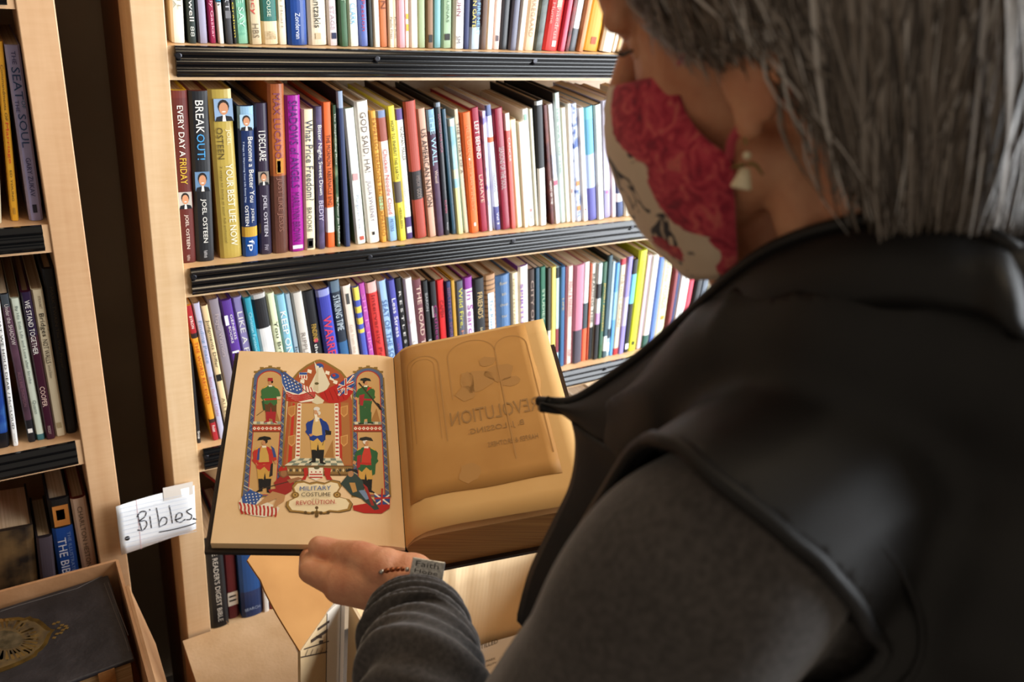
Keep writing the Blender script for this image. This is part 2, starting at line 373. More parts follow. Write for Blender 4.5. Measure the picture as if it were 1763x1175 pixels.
# ---- second row from the top ("middle shelf")
c6, c7, c8 = crop(270, 120, 3.263), crop(560, 130, 3.79), crop(820, 130, 4.053)
mid = make_items(Z2, [
 (58,122,122,220,'#5e231d','maroon hardcover with white and yellow lettering and portrait',dict(hard=1,side='#d8b42e',bands=[(0,.04,'#6a2a22')],text=[T('EVERY DAY A',.08,.36,.5,.34),T('FRIDAY',.37,.52,.5,.40,yl),T('JOEL OSTEEN',.70,.91,.5,.26,'#e6d8cc'),T('FaithWords',.95,.985,.5,.2,'#d8c4b8')],photo=[(.5,.565,.665,'#b9b4ac')])),
 (180,124,228,355,'#15171c','black hardcover with white and blue capitals and portrait',dict(hard=1,side='#6b2a20',text=[T('BREAK',.05,.23,.5,.42),T('OUT!',.235,.38,.5,.42,'#4aa0dc'),T('JOEL OSTEEN',.61,.88,.5,.32),T('FaithWords',.93,.975,.5,.2,'#c9c9c9')],photo=[(.5,.45,.565,'#6484a6')])),
 (290,118,365,465,'#b59d4c','gold hardcover with a portrait at its top',dict(hard=1,gloss=1,text=[T('JOEL',.22,.31,.72,.2,'#efe6c4'),T('OSTEEN',.21,.39,.36,.28,'#4c3d14'),T('YOUR BEST LIFE NOW',.42,.92,.66,.30,'#f4efda'),T('7 steps to living at your full potential',.43,.90,.30,.12,'#5a4a1c')],photo=[(.6,.05,.175,'#8ba6c4')])),
 (455,210,490,575,'#1c2f5a','navy hardcover with gold band and portrait',dict(hard=1,gloss=1,bands=[(0,.14,'#8fb4cf'),(.79,.86,'#c29a3c'),(.86,1,'#17488c')],text=[T('Become a Better You',.19,.62,.70,.30),T('7 Keys to Improving Your Life Every Day',.22,.62,.26,.13,'#c9d2e0'),T('JOEL',.66,.76,.68,.2),T('OSTEEN',.64,.78,.32,.22),T('fp',.88,.96,.5,.45,'#e8ecf4')],photo=[(.5,.05,.15,'#a9c7dc')])),
 (548,195,585,650,'#322a3c','dark purple hardcover with a small portrait',dict(hard=1,gloss=1,text=[T('I DECLARE',.17,.36,.5,.5),T('JOEL OSTEEN',.585,.87,.5,.36,'#d9d4de'),T('FW',.93,.97,.5,.3,'#b0aab8')],photo=[(.5,.43,.52,'#8c8276')])),
 (625,85,660,748,'#b0622f','tall orange and brown hardcover with dull purple lettering',dict(hard=1,gloss=1,mot='#8f4a2a',msc=9,bands=[(.52,1,'#5e3a30')],text=[T('MAX LUCADO',.05,.42,.5,.40,'#7c3d5a'),T('JUST LIKE JESUS',.53,.86,.5,.40,'#8d5f50')],patch=[(.35,.8,.415,.505,'#c98a34'),(.4,.62,.43,.5,'#24160e')])),
 (722,150,755,832,'#9b1d8c','magenta purple paperback',dict(gloss=1,text=[T('SHADOWS of ANGELS',.03,.57,.5,.52,'#4a1a6c'),T('MARILYNN BROWN',.60,.93,.5,.45,'#5a1c66')],patch=[(.15,.85,.955,.98,'#e9dce8')])),
 (820,228,838,908,'#e9dcb8','cream paperback with black title',dict(text=[T('What Price Freedom?',.07,.63,.55,.62,'#26304e'),T('BROOKE',.68,.86,.45,.4,'#55504a')],patch=[(.2,.75,.91,.985,'#1c1a18'),(.3,.65,.93,.97,'#d8cfb8')])),
 (886,212,910,945,'#3b3452','dark violet paperback with white script',dict(mot='#5a4a70',text=[T('Bitter Night, Sweet Dawn',.12,.60,.5,.62),T('BEDIY',.64,.79,.5,.55,'#c9c0d4')])),
 (933,190,962,1008,'#e0672a','orange paperback with white lower panel',dict(bands=[(.71,.89,'#efe6e0')],text=[T('THE MORMON TABERNACLE ENQ.',.21,.70,.5,.5,bk_)])),
 (990,205,1017,1055,'#38583c','mottled green booklet with white script',dict(mot='#9fb58a',msc=30,mth=(.5,.7),text=[T('The Shepherding Place',.05,.40,.45,.5),T('By Pastor Jim McInturff',.63,.98,.5,.55)])),
], c6)
mid += make_items(Z2, [
 (74,105,130,150,'#27345c','tall navy booklet with black back cover',dict(side='#14151a',bands=[(0,.10,'#93a3bb')])),
 (125,225,210,275,'#e9efe6','pale mint paperback with green side',dict(side='#5e7a4a',mot='#f4f4ee',text=[T('Margaret Silver',.62,.9,.5,.4,'#a9b3c4')],patch=[(.25,.75,.46,.51,'#d9a0a0'),(.4,.8,.94,.97,'#c05a4a')])),
 (195,180,285,355,'#f0ece0','white hardcover with large brown serif title',dict(hard=1,text=[T('GOD SAID, HA!',.07,.48,.5,.5,'#6a5a50'),T('JULIA SWEENEY',.54,.84,.5,.42,'#7a6e80')],patch=[(.4,.6,.915,.94,'#2a241e')])),
 (292,238,370,410,'#e0a53c','amber paperback with brown lettering',dict(text=[T('EXPRESSO SERMONS FROM NXPRESSO',.05,.95,.5,.6,'#a0641c')],patch=[(.2,.8,.63,.74,'#a7c08a')])),
 (335,238,420,475,'#f0e4dc','white paperback with red script and blue foot',dict(bands=[(0,.05,'#7c8cb0'),(.05,.22,'#a0584a'),(.8,1,'#93bbe0')],text=[T('Chicken Noodle Cloud',.28,.78,.5,.42,'#c04a48'),T('PETERS',.82,.92,.5,.35,'#4a6a9a')])),
 (400,205,485,525,'#e3d23c','bright yellow paperback with grey block',dict(bands=[(.54,.70,'#5a5048')],text=[T('HOW TO INHERIT THE EARTH',.10,.52,.5,.42,bk_),T('HESSELBEIN',.74,.90,.5,.35,'#3a3420')])),
 (460,228,535,582,'#f2efe9','white paperback with purple ends',dict(bands=[(0,.08,'#5a4284'),(.82,1,'#46306e')],text=[T('NORMAN MAILER',.13,.38,.6,.4,bk_),T('THE GOSPEL ACCORDING TO THE SON',.40,.80,.5,.4,'#a8b4b8')],patch=[(.2,.8,.90,.95,'#d9cfe4')])),
 (512,178,595,677,'#a3402f','tall terracotta hardcover with a black band',dict(hard=1,side='#3a2018',bands=[(.49,.70,'#241c1c')],text=[T('AMERICAN',.52,.60,.6,.3,'#8a7a74'),T('GODS',.62,.69,.6,.35,'#9a8a80')])),
 (600,225,680,700,'#c99f88','pinkish beige paperback with black lettering',dict(side='#c9b49a',text=[T('US AMERICAN NATION',.15,.75,.5,.6,'#2a1c18')])),
 (665,230,735,776,'#50304a','dark plum paperback with pale blue top lettering',dict(side='#6a221c',mot='#3c2240',bands=[(0,.16,'#7fa9c0')],text=[T('THE WALL',.04,.42,.5,.6,'#a7cfe0'),T('Wiesel',.46,.56,.5,.4,'#c9b0a0')])),
 (720,185,785,835,'#23242a','tall black hardcover with pink lettering',dict(hard=1,gloss=1,side='#121214',bands=[(0,.03,'#7f8b98')],text=[T('LOOKING FOR LUCK',.08,.36,.55,.4,'#a05a72'),T('KUMIN',.72,.82,.55,.36,'#b0506a'),T('Knopf',.90,.96,.55,.3,'#c9c9d0')])),
 (765,230,836,852,'#2c4c5e','thin dark teal booklet',dict(gloss=1)),
 (805,290,868,918,'#a9cfd6','pastel paperback, pale blue above and yellow below',dict(bands=[(0,.06,'#d9dccf'),(.42,.50,'#d4d9b8'),(.58,1,'#dcdc9c')],mot='#86b8c8')),
 (845,230,919,942,'#d8c9ae','thin beige paperback',dict(text=[T('THE STORY OF A',.1,.5,.5,.5,'#6a5e50')])),
 (888,250,950,1016,'#ee6a28','plain bright orange paperback',dict(text=[T('RETURN OF HAPPINESS',.1,.8,.5,.4,'#f08a58')],patch=[(.4,.6,.91,.94,'#f6e6dc'),(.35,.5,.36,.375,'#f6e6dc')])),
 (950,220,1018,1046,'#96203a','crimson paperback with white lettering',dict(text=[T('LEFT BEHIND',.10,.39,.5,.5),T('LAHAYE',.52,.75,.5,.42,'#d8b8a0')])),
 (1022,238,1070,1116,'#e2dcec','white paperback with violet blotches',dict(mot='#8f86c8',msc=45,mth=(.5,.62))),
], c7)
mid += make_items(Z2, [
 (68,215,140,172,'#dfe4ee','bluish white booklet with dark print',dict(bands=[(0,.08,'#5f6c96'),(.24,.28,'#d9683c'),(.8,1,'#5a5a94')],text=[T('CHILDHOOD',.5,.68,.5,.4,'#5a5468'),T('Vol 3',.85,.95,.5,.4,wh)])),
 (118,240,180,230,'#8c2438','wine red paperback with grey lettering',dict(gloss=1,text=[T('SEASONS OF THE SOUL',.3,.65,.5,.5,'#b0a8a4')])),
 (196,270,246,286,'#d0605a','pinkish red paperback with white top',dict(side='#b58e6c',bands=[(0,.14,'#f2ece6')],text=[T('CANCER',.2,.4,.5,.4,'#eecfc8')])),
 (240,320,290,331,'#f2eccb','pale yellow paperback',dict()),
 (290,330,335,363,'#efe8d6','ivory thin paperback',dict()),
 (320,245,370,420,'#f1efe6','tall white paperback with green leaf mark',dict(text=[T('TALES TO THE WIND',.15,.45,.5,.3,'#a0aaa4'),T('M SCOTT PECK',.5,.8,.5,.3,'#a8b0aa'),T('TNT',.89,.94,.5,.4,bk_)],patch=[(.3,.7,.04,.09,'#8fc4a4'),(.35,.65,.84,.87,'#c98a8a')])),
 (373,240,421,441,'#cfcbb8','thin greyish cream booklet',dict()),
 (412,185,445,515,'#ece9e4','tall hardcover, black above and white below',dict(hard=1,side='#17181c',bands=[(0,.03,'#c9d2d6'),(.03,.52,'#1b1c20')],text=[T('THE ISLE',.85,.93,.5,.35,'#9a9690')])),
 (470,215,525,556,'#4c2024','dark red brown paperback with white lettering',dict(mot='#6e3428',text=[T('HEART OF THE',.62,.82,.6,.5)])),
 (500,212,557,592,'#e9e9ec','white paperback with pink heart',dict(bands=[(.4,.6,'#c3c8da')],patch=[(.2,.8,.62,.66,'#e0607a')])),
 (548,130,596,631,'#b9c8c0','tall grey green hardcover with black sides',dict(hard=1,side='#15161a',text=[T('THE WAY OF THE',.1,.6,.5,.35,'#8ea69c')])),
 (597,235,636,668,'#efe6d4','warm cream paperback',dict()),
 (637,205,669,697,'#f4f0ea','clean white thin paperback',dict(patch=[(.3,.7,.7,.74,'#d9a0a0')])),
 (667,205,704,736,'#c7cfe4','pale blue paperback with orange flecks',dict(mot='#4f68a8',msc=60,mth=(.5,.6),patch=[(.2,.8,.64,.68,'#e08a4c'),(.2,.8,.86,.9,'#e08a4c')])),
 (710,235,746,781,'#f4f1ec','broad white paperback',dict(patch=[(.4,.6,.88,.9,'#d05a5a')])),
 (752,230,786,829,'#5d9fc0','sky blue paperback fading to violet foot',dict(bands=[(0,.1,'#6cb6c4'),(.4,.7,'#a8b8dc'),(.7,1,'#5856a0')])),
 (820,212,848,891,'#dfe2da','pale grey paperback with black side',dict(side='#111215',text=[T('WOMEN AND THE',.15,.7,.5,.4,'#a8b8a0')])),
 (885,188,898,951,'#d3cfe6','broad lavender white paperback',dict(bands=[(.75,1,'#9a94c0')],patch=[(.35,.65,.76,.78,'#e070a0')])),
 (945,185,955,979,'#e4d2d4','white booklet with red streak',dict(bands=[(.3,.5,'#c0627a')])),
 (980,200,987,1036,'#3c4c78','navy paperback with white foot label',dict(bands=[(.78,.86,'#e9e9ee')],text=[T('GOLDEN CHAIN',.5,.72,.5,.4,'#c4cce0')])),
 (1036,205,1041,1098,'#f2edd9','ivory paperback half behind the mask',dict()),
 (1100,215,1102,1127,'#f0ece4','white booklet just behind the mask',dict()),
 (1132,225,1132,1158,'#3a3a42','charcoal booklet behind the mask',dict()),
], c8)
for k in range(6):
    X = mid[-1]['X2']+.001; mid.append(dict(X=X, X2=X+random.uniform(.012, .024), lean=mid[-1]['lean'], h=random.uniform(.19, .22), col=random.choice(['#e9e2d4', '#7a3a34', '#37506a']), desc=['ivory hidden paperback', 'rust bound hardcover', 'slate blue hardcover', 'cream worn paperback', 'dull red paperback', 'steel blue paperback'][k], o={}))
build_row('the middle shelf', Z2, mid, xmin=XM0+.0386, group='books on the middle shelf')
# ---- top row (only the feet show)
ca, cb = crop(270, 0, 4.1), crop(680, 0, 4.1)
def interp(tab, x):
    for (x0, v0), (x1, v1) in zip(tab, tab[1:]):
        if x <= x1: return v0 + (v1-v0)*max(0, (x-x0))/(x1-x0)
    return tab[-1][1]
SH1 = [(280, .05), (395, .09), (490, .05), (620, .05), (690, .025), (780, -.015), (850, -.06), (900, -.12), (940, -.16), (1010, -.2), (1060, -.24)]
def row_from_feet(Zs, rows, cr, SH, hr):
    out = []
    for r in rows:
        xb, xr, col, desc = r[:4]; o = r[4] if len(r) > 4 else {}
        a, b = cr(xb, 0)[0], cr(xr, 0)[0]; X, X2 = xAt(a, YS, Zs), xAt(b, YS, Zs)
        fy = proj(Vector((X, YS, Zs)))[1]; s = interp(SH, a); top = hitY(a - s*60, fy-60, YS)
        lean = math.atan2(X-top.x, top.z-Zs)
        out.append(dict(X=X, X2=X2, lean=lean, h=o.get('h', random.uniform(*hr)), col=col, desc=desc, o=o))
    return out
def m2(s, a, b, xc=.5, hf=.5, hx='#efece4'): return (s, 1-b/.22, 1-a/.22, xc, hf, hx)       # metres above the foot -> fractions of a 0.22 m spine
H22 = dict(h=.22)
top = row_from_feet(Z1, [
 (110,226,'#eceadb','thick ivory white hardcover with grey lettering',dict(h=.22,hard=1,side='#e3cfa4',text=[m2('ZIBERTL',.038,.09,.68,.26,'#a7a491'),m2('KINGA',.04,.08,.3,.26,'#a7a491')])),
 (228,299,'#2b3733','dark green grey paperback with white lettering',dict(h=.22,text=[m2('Maxwell',.026,.075,.5,.55),m2('88',.008,.02,.5,.5,'#c9cfc9')])),
 (301,376,'#a7a4bd','glossy lavender hardcover',dict(gloss=1,hard=1)),
 (384,441,'#a3204f','crimson paperback with pink lettering',dict(h=.22,text=[m2('Ely Gaskar',.006,.055,.5,.6,'#f0b8cc')])),
 (443,491,'#f0efe8','white paperback with blue band',dict(h=.22,bands=[(0,.78,'#3d9cc4')],text=[m2('Smith',.045,.075,.5,.6,bk_)])),
 (495,546,'#3c3c40','charcoal paperback with silver lettering',dict(h=.22,text=[m2('HEART',.04,.085,.5,.6,'#b8b8bc')],patch=[(.1,.9,.82,.86,'#77777c')])),
 (547,570,'#1c1a1a','thin black paperback with yellow script',dict(h=.22,text=[m2('Billy Graham',.008,.075,.5,.7,'#d9c83c')])),
 (573,661,'#8fcfb0','mint green paperback',dict(h=.22,gloss=1,mot='#5fa98c',mth=(.5,.62),text=[m2('MADE SAY',.02,.085,.5,.4,'#cdeedd')])),
 (663,747,'#d2c19e','tan paperback with red lettering',dict(h=.22,side='#c0a040',text=[m2('Prophecy',.036,.10,.4,.5,'#c23a34'),m2('HBS',.008,.025,.5,.5,'#7a6c58')])),
 (752,866,'#e2cfa8','thick cream paperback with dark teal top',dict(h=.22,side='#c7a338',bands=[(0,.872,'#2d6b62')],text=[m2('by HOLINGHOUSE',.034,.10,.45,.3,'#d6e0c8'),m2('HARPER',.006,.016,.5,.7,'#b29a74')])),
 (868,921,'#ebe0c8','cream thin paperback',dict(h=.22,text=[m2('Pilgrim Heart',.02,.085,.5,.3,'#a79c86')])),
 (936,1076,'#22458c','thick royal blue hardcover with silver script',dict(h=.22,hard=1,gloss=1,text=[m2('EMILY',.055,.10,.5,.3,'#c6d0e6'),m2('Zondervan',.008,.04,.5,.25,'#e0e6f2')])),
 (1084,1212,'#e9dcc0','thick cream paperback with black capitals',dict(h=.22,text=[m2('Nikos Kazantzakis',.022,.11,.5,.36,bk_)],patch=[(.35,.65,.93,.965,'#c9b894')])),
 (1226,1286,'#e6dcdf','pale pink grey paperback with navy square',dict(h=.22,text=[m2('STAGE',.02,.05,.5,.4,'#c4b4bc')],patch=[(.3,.8,.925,.96,'#232c52')])),
 (1301,1361,'#3f6444','dark green hardcover',dict(h=.22,hard=1,text=[m2('TEXT',.055,.09,.5,.5,'#a9bfa0')])),
 (1364,1423,'#f0ece2','white paperback with sky blue lettering',dict(h=.22,text=[m2('CLARK',.028,.055,.5,.55,'#6cb0d8')])),
 (1443,1506,'#5d6fb4','periwinkle paperback with red lettering',dict(h=.22,gloss=1,text=[m2('Passion',.02,.06,.5,.4,'#b03a58')])),
 (1507,1531,'#2e332f','thin black green paperback',dict(text=[])),
 (1535,1580,'#e7e0d6','pale grey paperback',dict(side='#d6b48c')),
 (1584,1636,'#c9794a','rust orange paperback',dict(h=.22,text=[m2('SON',.05,.08,.5,.6,'#7a3c22')])),
 (1641,1680,'#efdfc6','cream slim paperback',dict(h=.22,text=[m2('Pacific Press',.012,.04,.5,.5,'#6a5c48')])),
 (1681,1716,'#eedcc2','second cream slim paperback',dict(h=.22,text=[m2('Pacific Press',.012,.04,.5,.5,'#6a5c48')])),
], ca, SH1, (.2, .23))
top += row_from_feet(Z1, [
 (25,76,'#dfa3ac','soft pink paperback',dict()),
 (80,106,'#f0e8d6','white booklet with yellow dots',dict(patch=[(.2,.8,.86,.9,'#d9b53c'),(.2,.8,.8,.83,'#d9b53c')],bands=[])),
 (110,167,'#ebe2d4','ivory paperback',dict(side='#ddb793')),
 (170,221,'#a4b48c','sage green paperback',dict(text=[])),
 (226,275,'#8a6a4c','brown paperback with black emblem',dict(patch=[(.25,.75,.92,.965,'#1c1814')])),
 (279,336,'#6fa3a8','dusty teal paperback',dict(gloss=1)),
 (341,407,'#a3bf9c','pale green paperback with black emblem',dict(h=.22,text=[m2('AQUINAS',.035,.08,.5,.3,'#5a7458')],patch=[(.25,.75,.91,.95,'#1c1814')])),
 (416,487,'#eeeae2','white paperback with maroon lettering',dict(h=.22,text=[m2('KUHN',.045,.075,.4,.4,'#7a2c44'),m2('SM',.008,.018,.4,.4,'#5a5a6a')])),
 (489,523,'#2b3462','thin navy paperback',dict()),
 (527,597,'#b9cbdc','light blue paperback with yellow lettering',dict(h=.22,bands=[(0,.86,'#33405e')],text=[m2('IRON GATE',.03,.085,.3,.35,'#e0cf6a'),m2('THE FIRE NEXT',.02,.085,.72,.3,'#8fc4e4')])),
 (600,642,'#5a4030','dark brown paperback',dict(side='#c9a478')),
 (648,697,'#f0e8da','cream white paperback',dict(side='#d9b48c')),
 (701,746,'#e6cdc6','blush pink paperback',dict(patch=[(.3,.7,.9,.94,'#5a5058')])),
 (750,801,'#22242a','black glossy paperback',dict(gloss=1)),
 (806,857,'#5d5d70','slate grey paperback',dict(gloss=1)),
 (862,907,'#e2d6c6','oatmeal paperback',dict(side='#c79a70')),
 (910,982,'#dcc0a0','broad tan paperback',dict(h=.22,text=[m2('KIERKEGAARD',.02,.09,.5,.35,'#a88a6c')])),
 (986,1042,'#3f4844','black and grey paperback with white foot',dict(mot='#6b7470')),
 (1046,1151,'#d6312c','thick bright red paperback with black top',dict(h=.22,bands=[(0,.66,'#191819')],text=[m2('Hume',.04,.07,.25,.2,'#e88a80'),m2('Phaedrus',.018,.07,.62,.25,'#f0a49a')],patch=[(.5,.75,.93,.97,'#d9d2ca'),(.45,.75,.66,.71,'#b9b49a')])),
 (1156,1197,'#c33b58','rose red slim paperback',dict(gloss=1)),
 (1200,1228,'#3a1c1e','black paperback with dark red patches',dict(mot='#8c2c2c')),
 (1232,1282,'#4b4f56','steel grey paperback with white band',dict(gloss=1,bands=[(.55,.85,'#dfe3e6')])),
 (1290,1327,'#cf8a5c','copper and white paperback',dict(bands=[(0,.6,'#d9c6a4')])),
 (1331,1372,'#cf9a28','golden yellow paperback',dict(side='#c98f2c',patch=[(.4,.7,.9,.95,'#b04a1c')])),
 (1450,1531,'#f1e8d2','broad ivory hardcover with tan side',dict(side='#c99a62',hard=1)),
 (1536,1563,'#efe6d6','white thin paperback near the hair',dict()),
 (1566,1594,'#c9a878','sandy brown thin paperback',dict()),
 (1600,1683,'#e9e6e2','white paperback beside the forehead',dict(side='#c9a070')),
], cb, SH1, (.2, .23))
for k in range(5):
    X = top[-1]['X2']+.002; top.append(dict(X=X, X2=X+.02, lean=top[-1]['lean'], h=.21, col=['#e6dcc8', '#4a5c6c', '#8a4038', '#d8cdb8', '#3c4a40'][k], desc=['bone white paperback', 'blue grey hardcover', 'brick red hardcover', 'pale straw paperback', 'deep green hardcover'][k], o={}))
build_row('the top shelf', Z1, top, xmin=XM0+.0386, group='books on the top shelf')
# ---- third row ("lower shelf"), partly behind the held book
c9, c10, c11 = crop(300, 460, 3.456), crop(560, 420, 5.185), crop(860, 380, 3.9175)
SH3 = [(300, .20), (380, .20), (560, .15), (660, .135), (760, .064), (860, .03), (960, -.01), (1040, -.06), (1100, -.122), (1160, -.14), (1210, -.2)]
def row_from_tops(Zs, rows, cr):
    out = []
    for r in rows:
        xt, yt, xr, col, desc = r[:5]; o = r[5] if len(r) > 5 else {}
        (a, b), (c, _) = cr(xt, yt), cr(xr, yt)
        s = o.get('s', interp(SH3, a)); t0 = hitY(a, b, YS); t1 = hitY(a+s*60, b+60, YS); t2 = hitY(c, b, YS)
        k = (t1.x-t0.x)/(t0.z-t1.z); X = t0.x + k*(t0.z-Zs); lean = math.atan(k)
        out.append(dict(X=X, X2=X+(t2.x-t0.x), lean=lean, h=(t0.z-Zs)/math.cos(lean), col=col, desc=desc, o=o))
    return out
low = row_from_tops(Z3, [
 (40,470,74,'#1c1c20','slim black paperback leaning on the upright',dict(s=.105,D=.12,text=[T('Group',.87,.95,.5,.8,wh)])),
 (24,240,66,'#e09a2c','orange paperback with red ends',dict(s=.215,keepw=1,bands=[(0,.19,'#a02028'),(.19,.225,'#2a1c1c'),(.83,.86,'#3a2820'),(.86,1,'#a8242c')],text=[T('BYRON',.07,.155,.5,.4),T('THE WORD RECEIVED',.25,.71,.5,.55,'#b5481c'),T('Pocket',.88,.93,.5,.5)])),
 (68,226,112,'#b9b6cc','grey lavender paperback with blue script',dict(s=.205,side='#8a7a68',text=[T('Finding Peace',.12,.42,.5,.6,'#6e8cb0'),T('Betsy Orofin, LCSW',.52,.82,.4,.45,'#b06a80')])),
 (158,236,196,'#e2c898','cream tan paperback with black script',dict(s=.205,side='#7a5434',text=[T('Judgments Differ',.1,.45,.5,.6,'#2a2420'),T('ALLEN',.68,.85,.5,.5,'#8a7658')],patch=[(.1,.9,.5,.55,bk_)])),
 (198,206,222,'#8b8088','taupe slim paperback',dict(s=.205,text=[T('Prayer Warriors',.1,.4,.5,.5,'#b8a8a8')])),
 (272,212,343,'#56308c','violet hardcover with white lettering',dict(hard=1,text=[T('Hirsch',.36,.7,.5,.6),T('GENESIS',.1,.28,.72,.22),T('BOOKS',.18,.3,.4,.2)],patch=[(.12,.42,.1,.17,'#e9e4f0')])),
 (346,194,402,'#8f86b8','pale violet paperback with white capitals',dict(gloss=1,text=[T('LIKE A FIRE IN MY',.1,.75,.5,.5)])),
 (410,190,450,'#2c93a8','turquoise paperback',dict(text=[T('Christian Fantasies',.1,.4,.5,.4,'#a8dde6'),T('The Making',.42,.7,.5,.5,'#e0c070')])),
 (456,174,543,'#e6e4e0','thick black and white paperback with ink splash',dict(mot='#d9d8d6',bands=[(0,.03,'#b9b5b0'),(.03,.24,'#16161a')],patch=[(.2,.9,.52,.66,'#2c2c30'),(.35,1,.56,.62,'#101014')])),
 (548,166,592,'#dfe6bd','pale lime paperback with black title',dict(text=[T('You Bring the Confetti',.2,.9,.5,.6,bk_)])),
 (602,176,656,'#86bcd0','light blue paperback with white capitals',dict(text=[T('KEEP ON BELIEVING',.12,.85,.5,.6)])),
 (662,172,692,'#a9bcc8','bluish grey paperback with black lettering',dict(text=[T('how to LIVE well',.4,.9,.5,.5,bk_)])),
 (697,162,747,'#cfc8bd','stone grey paperback',dict(text=[T('RIPPLE OF KINDNESS',.3,.9,.5,.4,'#8a8078')])),
 (765,160,810,'#15151a','black paperback with small white lettering',dict(side='#0f0f12',text=[T('FINDING',.25,.38,.5,.4,'#c9a040'),T('the next generation',.4,.95,.4,.35)],patch=[(.35,.65,.36,.39,'#c02858')])),
 (842,146,906,'#3f44a0','indigo blue paperback with red capitals',dict(gloss=1,bands=[(0,.05,'#8f94c8')],text=[T('WARREN WIERSBE',.2,.95,.5,.6,'#d83a48')])),
 (922,98,952,'#1f2a38','tall black and cyan paperback',dict(bands=[(0,.08,'#5c7080'),(.45,1,'#2f5f8c')],text=[T('STRIKING TIME',.1,.36,.5,.6,'#c4d0d8')],patch=[(.3,.7,.55,.6,'#e0c8a0')])),
 (996,124,1055,'#eadccb','cream paperback with faint lettering',dict(side='#8a6238',text=[T('Gift from the Sea',.3,.6,.5,.3,'#c8b09c'),T('Lindbergh',.7,.95,.5,.4,'#a08a78')],patch=[(.35,.65,.06,.14,'#4a4a48')])),
 (1060,126,1096,'#4a58b0','blue paperback with yellow panels',dict(bands=[(0,.1,'#e4d458'),(.15,.2,'#d9c850'),(.24,.29,'#d9c850'),(.33,.36,'#d9c850'),(.55,1,'#6a3ca0')])),
 (1100,110,1140,'#b44aa4','orchid pink paperback',dict(text=[T('SHE IS LIKE A TREE',.08,.9,.5,.5,'#d884c4')])),
 (1141,104,1170,'#c9302c','scarlet slim paperback',dict(side='#16161a',bands=[(0,.08,'#e0b0a8')],text=[T('Intervarsity Press',.1,.7,.5,.4,'#8a1c1c')])),
], c9)
low += row_from_tops(Z3, [
 (468,345,535,'#9fc0e2','powder blue paperback with navy title',dict(text=[T('SEAT OF THE SOUL',.15,.7,.5,.55,'#44629a')],side='#c09078')),
 (552,335,620,'#4a4aa0','indigo hardcover with white lettering',dict(hard=1,text=[T('Less Stress',.14,.45,.5,.5),T('stretch life',.5,.8,.4,.3,'#8a5a90')])),
 (625,330,680,'#141416','black paperback with spaced white letters',dict(text=[T('R E S T L E S S  I N  E S E',.1,.95,.5,.3)])),
 (700,320,775,'#ece9e6','white paperback with fine red lines',dict(mot='#d9c8c8',mth=(.6,.66),text=[T('GRACE',.5,.85,.5,.5,'#c4c0c0')])),
 (780,330,855,'#6e3c44','mauve brown hardcover with cream capitals',dict(hard=1,side='#96684e',text=[T('THE ROAD TO REALITY',.05,.95,.55,.5,'#d9bfae')])),
 (866,345,924,'#1d2022','black paperback with grey capitals',dict(text=[T('BARON',.1,.25,.5,.4,'#a8a8a8'),T('EUCHARIST',.5,.88,.5,.5,'#c0c0bc')])),
 (926,350,995,'#17151a','black hardcover with magenta script',dict(hard=1,text=[T('Cathleen',.2,.55,.6,.5,'#8c2868'),T('by the sea',.7,.95,.6,.3,'#b83a5a')],patch=[(.1,.3,.2,.3,'#a09898')])),
 (996,345,1070,'#d61f22','bright red paperback with tan foot',dict(bands=[(.68,1,'#b8704a')],text=[T('CAPEH',.17,.32,.5,.4,'#7c1416')])),
 (1073,345,1112,'#27305c','navy slim paperback with copper lettering',dict(text=[T('BIRTH OF SPIRITUAL POWER',.05,.9,.5,.6,'#7a5068')])),
 (1122,340,1162,'#b98a26','mustard hardcover',dict(hard=1)),
 (1166,350,1230,'#50525e','grey paperback with yellow and red lettering',dict(text=[T('Wild Fire,',.06,.42,.5,.55,'#c9c44a'),T('Holy Wind',.45,.9,.5,.5,'#c0785c')])),
 (1240,320,1320,'#e6dcea','white and violet hardcover',dict(hard=1,side='#74246a',bands=[(0,.1,'#8a3a92')],text=[T('In Search of King',.12,.95,.5,.7,'#9a3f96')])),
 (1325,330,1416,'#1d1e22','thick black hardcover with gold lettering',dict(hard=1,text=[T('FRIENDS',.12,.36,.5,.45,'#c8ab74'),T('in low places',.45,.9,.5,.35,'#c8b890')])),
 (1426,300,1525,'#a9805a','striped tan hardcover with pale blue label',dict(hard=1,bands=[(k/24, k/24+.012, '#6a4a30') for k in range(1, 24)],patch=[(.25,.78,.16,.82,'#d6e6f0')],text=[T('The River Within',.22,.72,.5,.3,'#58748c')])),
 (1532,310,1660,'#4a6c96','thick slate blue hardcover with gold words',dict(hard=1,bulge=.006,text=[T('Power',.055,.085,.5,.5,'#b8ab88',1),T('to',.16,.185,.5,.3,'#b8ab88',1),T('Change',.26,.29,.5,.55,'#b8ab88',1),T('Your',.37,.395,.5,.4,'#b8ab88',1),T('Life',.48,.505,.5,.35,'#b8ab88',1)])),
 (1666,275,1730,'#eadcb6','straw coloured hardcover',dict(hard=1,text=[T('NEW TESTAMENT COMMENT',.05,.95,.3,.25,'#a08c60')])),
], c10)
